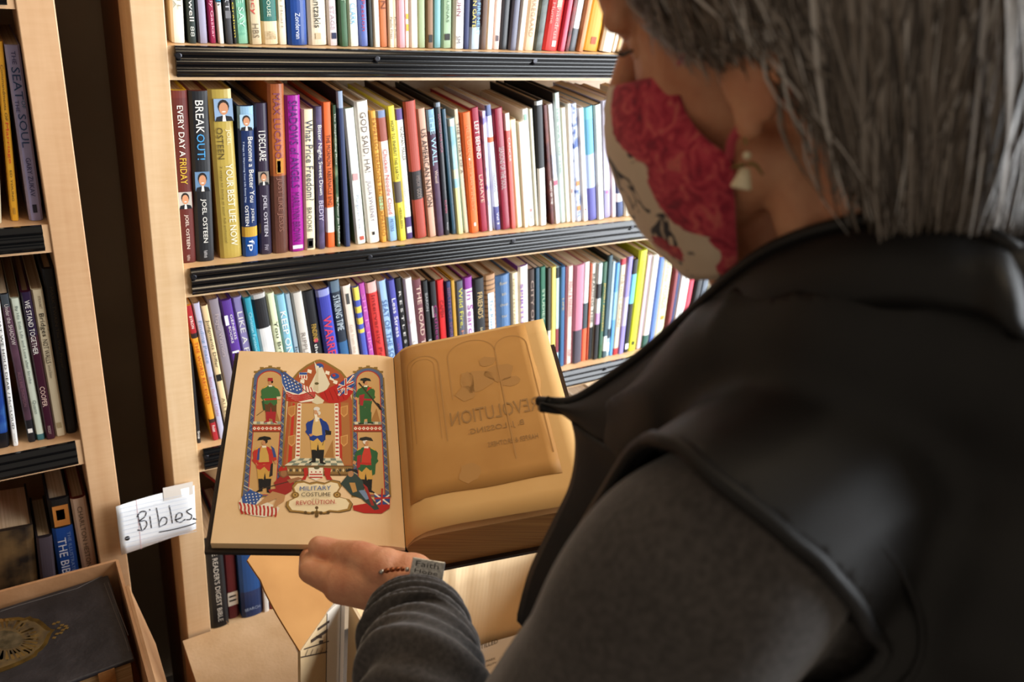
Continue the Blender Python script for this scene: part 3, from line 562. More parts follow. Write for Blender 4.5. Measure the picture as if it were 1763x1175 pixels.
low += row_from_tops(Z3, [
 (133,320,196,'#e6dcd0','ivory paperback with purple edge',dict(side='#7a3fa8',text=[T('SPIRITUALITY',.15,.8,.25,.3,'#7a3fa8')])),
 (202,340,240,'#33241f','dark umber paperback',dict(text=[T('CITY OF GOD',.1,.8,.5,.5,'#a08c80')])),
 (246,330,273,'#24485c','dark teal slim paperback',dict()),
 (280,325,320,'#357058','green paperback with pale letters',dict(text=[T('STUDIES',.2,.5,.5,.4,'#c0d4b8')])),
 (323,325,346,'#3a3c34','olive black slim paperback',dict(bands=[(.6,.8,'#d8d4c0')])),
 (349,320,381,'#dcc86a','lemon yellow paperback with navy foot',dict(bands=[(.78,1,'#24305c')])),
 (386,325,411,'#b8d4dc','ice blue slim paperback',dict(bands=[(0,.1,'#18242c'),(.6,.85,'#8c3c44')])),
 (413,320,450,'#33628e','medium blue hardcover',dict(hard=1,text=[T('LIFE',.3,.42,.5,.3,'#c0a860')])),
 (451,320,468,'#6c2434','thin burgundy booklet',dict()),
 (469,320,511,'#eac9c0','shell pink paperback',dict(text=[T('FOLLY & PARADISE',.15,.5,.5,.4,'#b04a50'),T('IVP',.85,.92,.5,.4,'#7a5a58')])),
 (513,310,536,'#c47a90','rose pink slim paperback',dict(bands=[(.65,1,'#4a4450')])),
 (583,290,621,'#d9ebe8','pale aqua paperback with orange foot',dict(side='#b98a72',bands=[(.4,.66,'#3c4a50'),(.66,1,'#e4633c')])),
 (622,300,633,'#b8502c','thin rust booklet',dict()),
 (634,300,662,'#e2dacd','off white paperback with dark words',dict(bands=[(.65,1,'#26262a')],text=[T('READING THE',.1,.6,.5,.5,bk_)])),
 (666,295,699,'#c6d6d8','frosty grey paperback with black foot',dict(bands=[(.2,.35,'#2c3034'),(.5,.62,'#b890c0'),(.62,1,'#1c1e22')])),
 (702,285,735,'#3c6450','bottle green paperback with yellow lettering',dict(text=[T('JEWISH ANSWERS',.2,.7,.5,.5,'#d0b048')],bands=[(.85,1,'#365e3c')])),
 (737,240,766,'#38525c','tall dark slate paperback',dict(side='#1a2024',bands=[(.78,.93,'#e4eaec')])),
 (768,285,792,'#9fb4bc','misty grey blue paperback',dict(bands=[(.7,.8,'#26323a'),(.85,.95,'#e6eef0')])),
 (795,295,826,'#5c9cd8','azure paperback',dict(bands=[(.3,.6,'#8ec0e8')])),
 (827,265,866,'#e2d2b4','beige paperback with red top and foot',dict(bands=[(0,.06,'#c43440'),(.93,1,'#c42c34')],text=[T('THE HOLY GROUND',.15,.7,.5,.4,'#6a5c4c')])),
 (870,250,909,'#8f84c8','lilac blue paperback',dict(side='#b9a0a8',bands=[(.4,.7,'#b8b0dc')])),
 (910,270,946,'#16161a','black paperback with cyan block',dict(bands=[(.15,.46,'#6cc0d0')],patch=[(.2,.8,.9,.96,'#f0f0f0')])),
 (956,213,1008,'#d4dc30','tall lime yellow hardcover',dict(hard=1,side='#aab428',text=[T('ROMANCING THE CLOTH',.1,.5,.5,.35,'#8a9420')],patch=[(.35,.65,.9,.94,'#3a4018')])),
 (1009,245,1041,'#c9b0bc','dusty lilac paperback',dict()),
 (1042,245,1086,'#f2f0ec','snow white hardcover with green foot',dict(hard=1,bands=[(.85,1,'#2c5a50')])),
 (1088,250,1120,'#5d7cc0','cornflower blue paperback',dict(side='#c9a070')),
 (1130,215,1195,'#e6dfb8','tall broad cream hardcover',dict(hard=1,text=[T('LIVING WORDS',.1,.6,.5,.35,'#a8a080')],patch=[(.4,.7,.68,.72,'#c0902c')])),
 (1197,245,1226,'#7c2c30','oxblood paperback',dict()),
 (1227,265,1250,'#1d2c5e','deep navy slim hardcover',dict()),
 (1251,275,1281,'#f0eeea','chalk white paperback',dict()),
 (1283,290,1310,'#eeece8','pure white slim paperback',dict()),
 (1312,305,1346,'#d4485c','coral red paperback',dict()),
 (1348,325,1386,'#1c1c20','matt black paperback',dict()),
 (1388,345,1430,'#5a6470','pewter grey paperback',dict()),
 (1432,370,1490,'#d2cdb4','dull cream paperback beside the collar',dict()),
], c11)
for k in range(5):
    X = low[-1]['X2']+.003; low.append(dict(X=X, X2=X+.022, lean=low[-1]['lean'], h=.2, col=['#3a4a58', '#d8d0c0', '#7a4030', '#e0dcd0', '#405a48'][k], desc=['storm blue hardcover', 'linen white paperback', 'chestnut hardcover', 'eggshell paperback', 'forest green hardcover'][k], o={}))
build_row('the lower shelf', Z3, low, xmin=XM0+.0386, group='books on the lower shelf')
# ---- bottom row of the wide bookcase (the Bibles)
cz = crop(320, 780, 3.7875)
bib = row_from_tops(ZB, [
 (85,592,240,'#15171a','black Bible volume with white serif capitals',dict(s=.108,hard=1,page=1,text=[T("THE READER'S DIGEST BIBLE",.06,.93,.55,.28,'#cfc9bd')])),
 (246,560,325,'#5e1620','maroon Bible volume with white label',dict(s=.075,dy=.012,hard=1,patch=[(.1,.95,.68,.84,'#cfc4b2'),(.2,.8,.72,.74,'#8a8074'),(.2,.8,.77,.79,'#8a8074')],text=[T('HOLY BIBLE',.18,.22,.5,.6,'#b89080',1)])),
 (332,560,465,'#1b4a86','dark blue Bible volume with silver line',dict(s=.08,hard=1,bands=[(.68,1,'#22345e')],text=[T('SEARCH',.88,.915,.5,.75,'#aab8cc',1)])),
 (490,600,520,'#ece6dc','white and red slim volume',dict(s=.05,side='#a83a30')),
], cz)
X = bib[-1]['X2']+.004
for k, (cl, ds) in enumerate([('#7a2a2a', 'brick red volume'), ('#2c2c34', 'coal black volume'), ('#e6dcc8', 'cream volume'), ('#4a3a2c', 'brown leather volume'), ('#24406a', 'marine blue volume'), ('#d8d2c6', 'dove grey volume'), ('#8a6a3a', 'ochre volume'), ('#efe9dd', 'white paperback'), ('#1e1e22', 'jet black volume'), ('#efeae0', 'ivory volume'), ('#5a2030', 'claret volume'), ('#e9e2d2', 'pale cream volume'), ('#303a30', 'dark olive volume'), ('#e6e0d6', 'chalky volume')]):
    wd = random.uniform(.035, .06); bib.append(dict(X=X, X2=X+wd, lean=.02, h=random.uniform(.23, .27), col=cl, desc=ds, o=dict(hard=1, page=3))); X += wd+.006
build_row('the bottom shelf', ZB, bib, xmin=XM0+.0386, group='Bibles on the bottom shelf')
# a red book lying flat on the Bibles, white page edges outwards
lb = empty('book', (.262, YF+.075, ZB+.262), 'red book with white pages lying flat on top of the Bibles', 'book', rot=(0, 0, .35))
mesh('cover', *join([(boxv(0, .15, 0, .11, 0, .003), BF), (boxv(0, .15, 0, .11, .039, .042), BF), (boxv(0, .15, .107, .11, .003, .039), BF)]), mat('#8c1f26', .45), lb, world=False)
box('pages', .003, .147, .003, .107, .003, .039, PAGE[3], lb, world=False)
# ---- books of the left bookcase
d1, d2, d3 = crop(0, 0, 2.937), crop(0, 380, 2.67), crop(0, 780, 2.97)
GL = 'books in the left bookcase'
l1 = make_items(ZL1, [
 (-60,130,-18,46,'#d9cfae','ivory glossy paperback cut off by the frame',dict(gloss=1,bands=[(.45,.6,'#2f5a44')])),
 (-24,215,60,146,'#e3a52e','amber yellow paperback with red script',dict(gloss=1,text=[T('Commandments OF',.12,.42,.55,.32,'#5a4420'),T('Marriage',.43,.66,.5,.45,'#cf3a28'),T('ED YOUNG',.70,.88,.5,.26,'#4a3a20')],patch=[(.35,.65,.92,.96,'#b8862c')])),
 (22,230,150,232,'#a6a3d2','lavender paperback with dark blue title',dict(text=[T('THE',.03,.10,.5,.28,'#3c3f74'),T('SEAT',.115,.29,.5,.55,'#2c4a78'),T('OF',.295,.34,.72,.26,'#3c6f94'),T('THE',.295,.36,.28,.26,'#3c3f74'),T('SOUL',.37,.56,.5,.52,'#2c4a78'),T('GARY ZUKAV',.62,.85,.5,.34,'#3c3f74')],patch=[(.35,.65,.90,.95,'#2c2c40')])),
], d1)
LEFTC = [('#7a3a2c', 'russet'), ('#d8ccb0', 'parchment'), ('#2c4a60', 'petrol blue'), ('#8c8c50', 'khaki'), ('#c9c0d8', 'mauve white'), ('#3c2c24', 'cocoa brown'), ('#b8503c', 'tomato red'), ('#e6e0d0', 'milk white'), ('#405a40', 'moss green')]
def fill_left(items, Zs, k0):
    X = min(i['X'] for i in items)-.002
    for k in range(8):
        cl, nm = LEFTC[(k+k0) % 9]; wd = random.uniform(.016, .034); X -= wd+.0012
        items.append(dict(X=X, X2=X+wd, lean=.02, h=random.uniform(.19, .225), col=cl, desc=nm+' book', o={}))
fill_left(l1, ZL1, 0)
build_row('the upper left shelf', ZL1, l1, xmax=XL1-.0384, group=GL)
l2 = make_items(ZL2, [
 (-110,330,-20,48,'#1d3f8c','glossy cobalt blue hardcover',dict(gloss=1,hard=1,mot='#5fa0dc',msc=18,mth=(.5,.8),bands=[(.9,1,'#14161c')])),
 (-34,330,60,130,'#f0efec','white hardcover with black capitals',dict(hard=1,text=[T('WHAT WE HOLD DEAR / McCLOUD',.10,.88,.5,.42,bk_),T('ACCENT',.91,.98,.5,.22,'#8a8680')])),
 (-2,345,132,166,'#3a2430','dark plum paperback with pale lettering',dict(mot='#5c3a4c',msc=25,side='#17171a',bands=[(0,.08,'#3c4248'),(.84,1,'#14141a')],text=[T('Under the SHADOW',.06,.32,.55,.5,'#cfc4c0'),T('ALEX RAE THOMSON',.50,.74,.5,.4,'#7c5660')],patch=[(.2,.8,.9,.93,'#e9e4de')])),
 (45,365,170,214,'#cfd6c4','pale grey green paperback with grey script',dict(bands=[(.955,1,'#3c6c70')],text=[T('By His Side Life and Love after Stroke',.05,.58,.5,.34,'#5c6c68'),T('Quann',.70,.80,.5,.4,'#6c7870')])),
 (92,332,213,256,'#3c1428','burgundy hardcover with white capitals',dict(hard=1,gloss=1,bands=[(0,.28,'#2a1c3a')],text=[T('WE STAND TOGETHER',.05,.40,.5,.5),T('COOPER',.62,.76,.5,.5,'#e6c8b8'),T('MOODY',.90,.96,.5,.3,'#b8a098')])),
 (142,326,258,306,'#e9dab8','cream paperback with black title',dict(text=[T('Bridges',.15,.30,.5,.5,bk_),T('NOT WALLS',.32,.48,.5,.42,'#3a3228'),T('Second Edition',.49,.58,.5,.25,'#6a5c48'),T('STEWART',.04,.12,.6,.22,'#6a5c48')],patch=[(.3,.7,.9,.94,'#b8a47c')])),
 (195,232,310,358,'#16171a','tall black hardcover with dim bronze lettering',dict(hard=1,text=[T('MARK TWAIN The War Prayer',.10,.58,.5,.36,'#4a3c28')])),
], d2)
fill_left(l2, ZL2, 3)
build_row('the middle left shelf', ZL2, l2, xmax=XL1-.0384, group=GL)
ZL3 = CAMZ-1.02
l3 = row_from_tops(ZL3, [
 (-70,440,162,'#6a5030','very thick brown hardcover with a painted spine',dict(s=.12,hard=1,mot='#1c140e',msc=14,mth=(.42,.6),side='#2a2018',page=0)),
 (186,448,266,'#4a4048','grey plum leather hardcover',dict(s=.11,hard=1,side='#241c20',page=0)),
 (245,258,343,'#1d4c9c','blue hardcover with white title and pictured top',dict(s=.155,hard=1,side='#16161c',bands=[(0,.28,'#1c1a18')],patch=[(.15,.9,.06,.26,'#c07a38'),(.3,.7,.1,.2,'#d8a870')],text=[T('THE BIBLE',.38,.85,.38,.4,'#dfe2ea'),T('THE ILLUSTRATED',.33,.78,.75,.16,'#8aa4d0')])),
 (360,244,440,'#d9b8a0','pinkish white hardcover with grey capitals',dict(s=.175,hard=1,side='#5a2018',page=1,text=[T('CHARLTON HESTON',.08,.72,.5,.32,'#6e5a4c')])),
], d3)
fill_left(l3, ZL3, 6)
build_row('the low left shelf', ZL3, l3, xmax=XL1-.0384, group=GL)
# ------------------------------------------------------------------ the big open book
UP = Vector((0, 0, CAMZ))
TLp, TRp, BRp, BLp = [Vector(v)+UP for v in ((.2285,.8815,-.500), (.3835,.7935,-.4915), (.2865,.5435,-.5475), (.1285,.6300,-.5565))]
U, Vv = BRp-BLp, (TLp-BLp+TRp-BRp)/2; NL = U.cross(Vv).normalized()
RV = Vector((.150, -.088, .062)); NR = RV.cross(Vv).normalized()
M_PAGE = mat('#ecca9e', .75, .25, hex2='#e2bc8a', scale=14, thresh=(.3, .75), bump=.15, bscale=60)
M_LEAF = mat('#dcb478', .75, .25, hex2='#d0a264', scale=9, thresh=(.3, .75))
M_EDGE = mat('#a3743f', .8, .2, hex2='#7a5029', scale=1.0, stretch=(6, 6, 900))
M_BCOV = mat('#1d1512', .45, .4, hex2='#33251c', scale=30, bump=.3)
ob = empty('open_book', (BRp+TRp)/2 - NL*.05, 'large antique book held open, colour plate on its left page', 'book')
def sheet(name, p, parent, prof, v0, v1, m, fm=None, mats=None):
    """closed profile (points in the cross section) swept along the page height from v0 to v1"""
    n = len(prof); V = [q + Vv*v0 for q in prof] + [q + Vv*v1 for q in prof]
    Fc = [(i, (i+1) % n, n+(i+1) % n, n+i) for i in range(n)] + [tuple(range(n))[::-1], tuple(range(n, 2*n))]
    return mesh(name, V, Fc, m, parent)
Us, Rs = U, RV
lp = [BLp + U*t - NL*(.0035*max(0, (t-.86)/.14)**2) for t in [0, .3, .6, .8, .86, .9, .94, .97, 1.0]]
lpb = [BLp + U*t - NL*.0075 for t in (1.0, .5, 0)]
sheet('left_pages', None, ob, lp+lpb, 0, 1, M_PAGE)
cov = [BLp - U*.035 - NL*.0080, BRp + U*.005 - NL*.0080, BRp + U*.005 - NL*.0120, BLp - U*.035 - NL*.0120]
sheet('left_cover', None, ob, cov, -.016, 1.018, M_BCOV)
G = BRp
def rh(t): return .010*math.sin(min(1, t/.16)*math.pi/2)*(1-.45*t) - .0035*(1-min(1, t/.05))
rp = [G + RV*t + NR*rh(t) for t in [0, .02, .05, .09, .14, .2, .3, .45, .6, .8, 1.0]]
rb = [G + RV*1.0 - NR*.040, G + RV*.5 - NR*.041, G + RV*.04 - NR*.041, G + RV*.0 - NR*.010]
def rightblock():
    prof = rp + rb; n = len(prof); V = [q - NR*.0012 for q in prof] + [q + Vv - NR*.0012 for q in prof]
    Fc = [(i, (i+1) % n, n+(i+1) % n, n+i) for i in range(n)]; fm = [0 if i < len(rp)-1 else 1 for i in range(n)]
    Fc += [tuple(range(n))[::-1], tuple(range(n, 2*n))]; fm += [1, 1]
    return mesh('page_block', V, Fc, [M_PAGE, M_EDGE], ob, fm=fm)
rightblock()
rc = [G + RV*1.03 - NR*.0415, G + RV*1.03 - NR*.0455, G + RV*.02 - NR*.0455, G + RV*.02 - NR*.0415]
sheet('right_cover', None, ob, rc, -.016, 1.018, M_BCOV)
sp = [G + RV*.03 - NR*.0420, G + RV*.03 - NR*.0450, G - U*.0 - NL*.0125, G + U*.004 - NL*.0085]
sheet('spine', None, ob, sp, -.016, 1.018, M_BCOV)
# loose leaf lifting off the right block along its lower edge
def leafsheet(name, parent, t0, t1, v0, v1, lift, m, nt=14, nv=12, edge=None):
    V, Fc = [], []
    for j in range(nv+1):
        for i in range(nt+1):
            t = t0+(t1-t0)*i/nt; v = v0+(v1-v0)*j/nv
            if edge: t, v = edge(i/nt, j/nv, t, v)
            V.append(G + RV*t + Vv*v + NR*(rh(t)+lift(t, v)))
    for j in range(nv):
        for i in range(nt): a = j*(nt+1)+i; Fc.append((a, a+1, a+nt+2, a+nt+1))
    return mesh(name, V, Fc, m, parent, smooth=True, solid=.0003, off=0)
leafsheet('loose_leaf', ob, .0, 1.0, .0, 1.0, lambda t, v: .0006 + .010*math.sin(min(1, t/.35)*math.pi/2)*max(0, 1-v/.55)**1.5*(1-.45*t), M_LEAF)
def tedge(a, b, t, v):
    if a > .999: t += .012*math.sin(b*23)*(b > .45 and b < .7) - (.03 if .5 < b < .58 else 0)
    if b < .001: v += .004*math.sin(a*9)
    return t, v
M_TIS = mat('#c18f4e', .6, .3, hex2='#b07e40', scale=11, thresh=(.3, .7))
tis = leafsheet('tissue_guard', ob, .055, .88, .145, .985, lambda t, v: .0012 + .010*math.sin(min(1, t/.35)*math.pi/2)*max(0, 1-v/.55)**1.5*(1-.45*t), M_TIS, edge=tedge)
M_GHOST = mat('#9a7342', .7); M_GHOST2 = mat('#ae8046', .7)
def rpt(t, v, l=.0016): return G + RV*t + Vv*v + NR*(rh(t) + l + .010*math.sin(min(1, t/.35)*math.pi/2)*max(0, 1-v/.55)**1.5*(1-.45*t))
def ghost(s, t0, t1, v, hgt, m=M_GHOST):
    text(tis, 'show_through_print', s, m, rpt(t1, v, .0018), (rpt(t0, v, .0018)-rpt(t1, v, .0018)), Vv, (rpt(t0, v)-rpt(t1, v)).length, hgt, True)
ghost('REVOLUTION', .33, .84, .475, .020); ghost('B. J. LOSSING.', .42, .74, .405, .010); ghost('HARPER & BROTHERS', .52, .80, .33, .007)
# blurred show-through of an engraved group: soft blotches and arch lines
V, Fc = [], []
def blot(t, v, rt, rv_, s):
    k = len(V); rnd = random.Random(s); n = 14
    for i in range(n):
        a = 2*math.pi*i/n; q = 1+.3*(rnd.random()-.5); V.append(rpt(t+rt*q*math.cos(a), v+rv_*q*math.sin(a), .0016))
    Fc.append(tuple(range(k, k+n)))
for i, (t, v, a, b) in enumerate([(.52, .70, .10, .06), (.66, .72, .09, .05), (.6, .80, .05, .03), (.44, .64, .06, .04), (.72, .66, .06, .03), (.40, .22, .06, .045), (.46, .70, .04, .07)]): blot(t, v, a, b, i)
mesh('show_through_shading', V, Fc, M_GHOST2, tis)['kind'] = 'stuff'
V, Fc = [], []
def archline(t0, t1, v0, v1, hgt, wd=.004):
    pts = [(t0, v0)] + [(t0+(t1-t0)*(.5-.5*math.cos(math.pi*k/14)), v1+hgt*math.sin(math.pi*k/14)) for k in range(15)] + [(t1, v0)]
    for (a, b), (c, d) in zip(pts, pts[1:]):
        dx, dy = c-a, d-b; L = math.hypot(dx, dy)+1e-9; ox, oy = -dy/L*wd, dx/L*wd*.66; k = len(V)
        for p_ in ((a-ox, b-oy), (c-ox, d-oy), (c+ox, d+oy), (a+ox, b+oy)): V.append(rpt(p_[0], p_[1], .0015))
        Fc.append((k, k+1, k+2, k+3))
archline(.09, .30, .40, .84, .07); archline(.36, .66, .62, .86, .09); archline(.66, .86, .25, .86, .07); archline(.12, .27, .42, .84, .05, .002)
mesh('show_through_arches', V, Fc, M_GHOST2, tis)
# ------------------------------------------------------------------ the colour plate on the left page
cI = crop(410, 610, 4.05)
PV, PF, PM, PMATS, PLAY = [], [], [], [], [0]
def pmat(h):
    m = mat(h, .6, .25)
    if m not in PMATS: PMATS.append(m)
    return PMATS.index(m)
def poly(pts, h, lay=None):
    PLAY[0] += 1
    off = .00012 + PLAY[0]*.0000008; k = len(PV)
    for x, y in pts:
        q = cI(x, y); PV.append(hitP(q[0], q[1], BLp, NL) + NL*off)
    PF.append(tuple(range(k, k+len(pts)))); PM.append(pmat(h))
def rect(x0, y0, x1, y1, h): poly([(x0, y0), (x1, y0), (x1, y1), (x0, y1)], h)
def ell(cx, cy, rx, ry, h, n=14, rot=0):
    poly([(cx+rx*math.cos(a)*math.cos(rot)-ry*math.sin(a)*math.sin(rot), cy+rx*math.cos(a)*math.sin(rot)+ry*math.sin(a)*math.cos(rot)) for a in [2*math.pi*i/n for i in range(n)]], h)
def line(pts, wd, h):
    for (a, b), (c, d) in zip(pts, pts[1:]):
        L = math.hypot(c-a, d-b)+1e-9; ox, oy = -(d-b)/L*wd/2, (c-a)/L*wd/2
        poly([(a-ox, b-oy), (c-ox, d-oy), (c+ox, d+oy), (a+ox, b+oy)], h)
GOLD, TAN, RED, BLU, NVY, GRN, DK, CRM, BRN, ORN, YEL, WHT = '#8c6c30', '#c79c62', '#b32a20', '#34508e', '#1f3a82', '#355e32', '#1c1a18', '#e6d0a4', '#6a4a28', '#b5602c', '#d3a444', '#ece0c6'
def ext(pts, f): return [f(*p) for p in pts]
# side panels: arched frames with zigzag border
for xa, xb, xa2, xb2 in ((108, 340, 20, 300), (800, 1012, 790, 1062)):
    topc = (xa+xb)/2; arch = [(xa+(xb-xa)*(.5-.5*math.cos(math.pi*k/12)), 165-75*math.sin(math.pi*k/12)) for k in range(13)]
    poly([(xa2, 1000)] + [(xa-6, 165)] + arch + [(xb+6, 165), (xb2+6, 1000)], GOLD)
    poly([(xa2+12, 990)] + [(xa+4, 170)] + [(x, y+10) for x, y in arch[1:-1]] + [(xb-4, 170), (xb2-8, 990)], '#54607c')
    poly([(xa2+46, 985)] + [(xa+22, 200)] + [(topc+(x-topc)*.80, y+26) for x, y in arch[1:-1]] + [(xb-22, 200), (xb2-36, 985)], RED)
    poly([(xa2+52, 980)] + [(xa+27, 205)] + [(topc+(x-topc)*.76, y+32) for x, y in arch[1:-1]] + [(xb-27, 205), (xb2-42, 980)], TAN)
    for k in range(26):
        y = 215+k*29
        for (p0, p1, q0, q1) in ((xa+4, xa2+14, xa+20, xa2+44), (xb-20, xb2-34, xb-4, xb2-10)):
            f0, f1 = (y-170)/820, (y+18-170)/820; a = p0+(p1-p0)*f0; b = q0+(q1-q0)*f0; c = p0+(p1-p0)*f1; d = q0+(q1-q0)*f1
            if k % 2: line([(a, y), (d, y+18)], 4, '#c2ab62')
            else: line([(b, y), (c, y+18)], 4, '#22283c')
    # merlons on the arch
    for k in (2, 4, 6, 8, 10):
        x, y = arch[k]; rect(x-13, y-9, x+13, y+4, GOLD)
# cross bars under the upper figures
for x0, x1 in ((100, 300), (805, 1002)):
    rect(x0, 494, x1, 546, '#7a3a22'); rect(x0, 502, x1, 538, '#b04028')
    n = 7
    for k in range(n):
        x = x0+(k+.5)*(x1-x0)/n; poly([(x-13, 520), (x, 508), (x+13, 520), (x, 532)], WHT); poly([(x-5, 520), (x, 514), (x+5, 520), (x, 526)], '#b04028')
# centre bay
arc = [(378, 170), (420, 120), (480, 75), (545, 42), (570, 38), (600, 45), (660, 80), (720, 118), (758, 165)]
poly([(300, 790), (340, 780)] + [(370, 330)] + arc + [(790, 330), (800, 780), (820, 790)], GOLD)
poly([(312, 780), (350, 320)] + [(x*.97+17, y+16) for x, y in arc] + [(795, 330), (796, 780)], '#a8552c')
poly([(330, 775), (372, 330), (412, 340), (392, 775)], '#a86c38'); poly([(345, 775), (380, 340), (396, 345), (372, 775)], '#bd3422')
poly([(716, 340), (770, 340), (790, 775), (728, 775)], '#a86c38'); poly([(700, 340), (716, 340), (728, 775), (708, 775)], '#b43522')
for k, (x, y) in enumerate([(500, 120), (470, 165), (450, 190), (625, 130), (655, 170), (680, 195)]): poly([(x-14, y-14), (x+14, y-6), (x+10, y+18), (x-18, y+8)], WHT)
for y0 in (370, 575):
    for xx in (350, 715): poly([(xx, y0), (xx+50, y0-12), (xx+48, y0+50), (xx+22, y0+72), (xx, y0+50)], '#cf9a58'); poly([(xx+5, y0+4), (xx+44, y0-5), (xx+42, y0+46), (xx+22, y0+62), (xx+5, y0+45)], '#b87c40')
poly([(440, 345), (675, 345), (680, 735), (425, 735)], TAN)
poly([(414, 345), (442, 345), (430, 728), (398, 728)], WHT); poly([(672, 345), (698, 345), (708, 728), (678, 728)], WHT)
for k in range(14):
    y = 352+k*27; a = (y-345)/383
    rect(418-14*a, y, 436-8*a, y+11, '#b23a28'); rect(676+4*a, y, 694+10*a, y+11, '#b23a28')
for j in range(3):
    for i in range(9):
        y0, y1 = 728+j*17, 745+j*17; xl0, xl1 = 395-j*24, 371-j*24; wr0, wr1 = (320+j*32)/9, (352+j*32)/9
        poly([(xl0+i*wr0, y0), (xl0+(i+1)*wr0, y0), (xl1+(i+1)*wr1, y1), (xl1+i*wr1, y1)], '#7e8674' if (i+j) % 2 else '#d9cfae')
rect(300, 780, 805, 850, '#6c4c26'); rect(312, 788, 795, 838, '#8c6c3c')
for k in range(22):
    x = 325+k*21.5; poly([(x-8, 812), (x, 798), (x+8, 812), (x, 826)], '#d9c08c' if k % 2 else '#3c3a34')
# upper emblems and flags
poly([(425, 130), (482, 128), (480, 165), (455, 182), (428, 165)], WHT)
for k in range(3): rect(432+k*17, 150, 441+k*17, 172, RED)
rect(427, 130, 481, 146, BLU)
ell(565, 88, 32, 22, BLU); ell(675, 155, 30, 20, BLU); ell(668, 150, 12, 10, RED); ell(555, 92, 9, 9, WHT)
poly([(530, 50), (560, 100), (585, 90), (640, 210), (615, 255), (555, 275), (490, 240), (545, 130)], '#ddd0b0'); poly([(548, 110), (560, 100), (560, 265), (520, 255)], '#cdbd98'); ell(548, 207, 15, 9, '#5e5430')
# american style flag: stripes in waves + starred canton
flag = [(300, 130), (325, 125), (395, 180), (445, 210), (520, 245), (548, 290), (520, 330), (440, 340), (380, 320), (340, 285), (305, 205)]
poly(flag, '#e9dcc6')
for k in range(5):
    o_ = k*19; line([(335, 268+o_*.7), (380, 288+o_*.55), (430, 290+o_*.5), (490, 272+o_*.55), (540, 268+o_*.5)], 9, RED)
for k in range(4): line([(452+k*18, 212+k*7), (452+k*24, 262+k*4)], 7, RED)
poly([(300, 130), (325, 125), (395, 180), (445, 212), (448, 265), (420, 282), (372, 268), (335, 255), (308, 205)], '#38558f')
for j in range(5):
    for i in range(5):
        x = 318+i*25+j*6; y = 152+j*22+i*13+(-3 if i % 2 else 0)
        if y < 262 and x < 440: ell(x, y, 5.5, 5.5, '#e6e0d0', 6)
line([(545, 320), (300, 122)], 5, '#5a4424')
ens = [(808, 138), (806, 210), (800, 270), (760, 320), (700, 342), (640, 345), (598, 325), (565, 280), (640, 235), (700, 205), (760, 165)]
poly(ens, '#b3241c'); poly([(808, 138), (806, 225), (760, 262), (706, 298), (690, 240), (716, 198)], '#2e4a86')
line([(700, 215), (800, 250)], 13, WHT); line([(700, 290), (806, 150)], 13, WHT); line([(750, 170), (752, 285)], 18, WHT); line([(694, 250), (806, 195)], 18, WHT)
line([(700, 218), (800, 248)], 5, RED); line([(704, 284), (806, 155)], 5, RED); line([(750, 172), (752, 280)], 10, RED); line([(696, 250), (806, 196)], 10, RED)
for k in range(4): line([(600+k*35, 260-k*6), (625+k*38, 325-k*3)], 5, '#8c1812')
poly([(545, 285), (600, 325), (590, 345), (550, 352), (515, 338)], '#d9caa4')
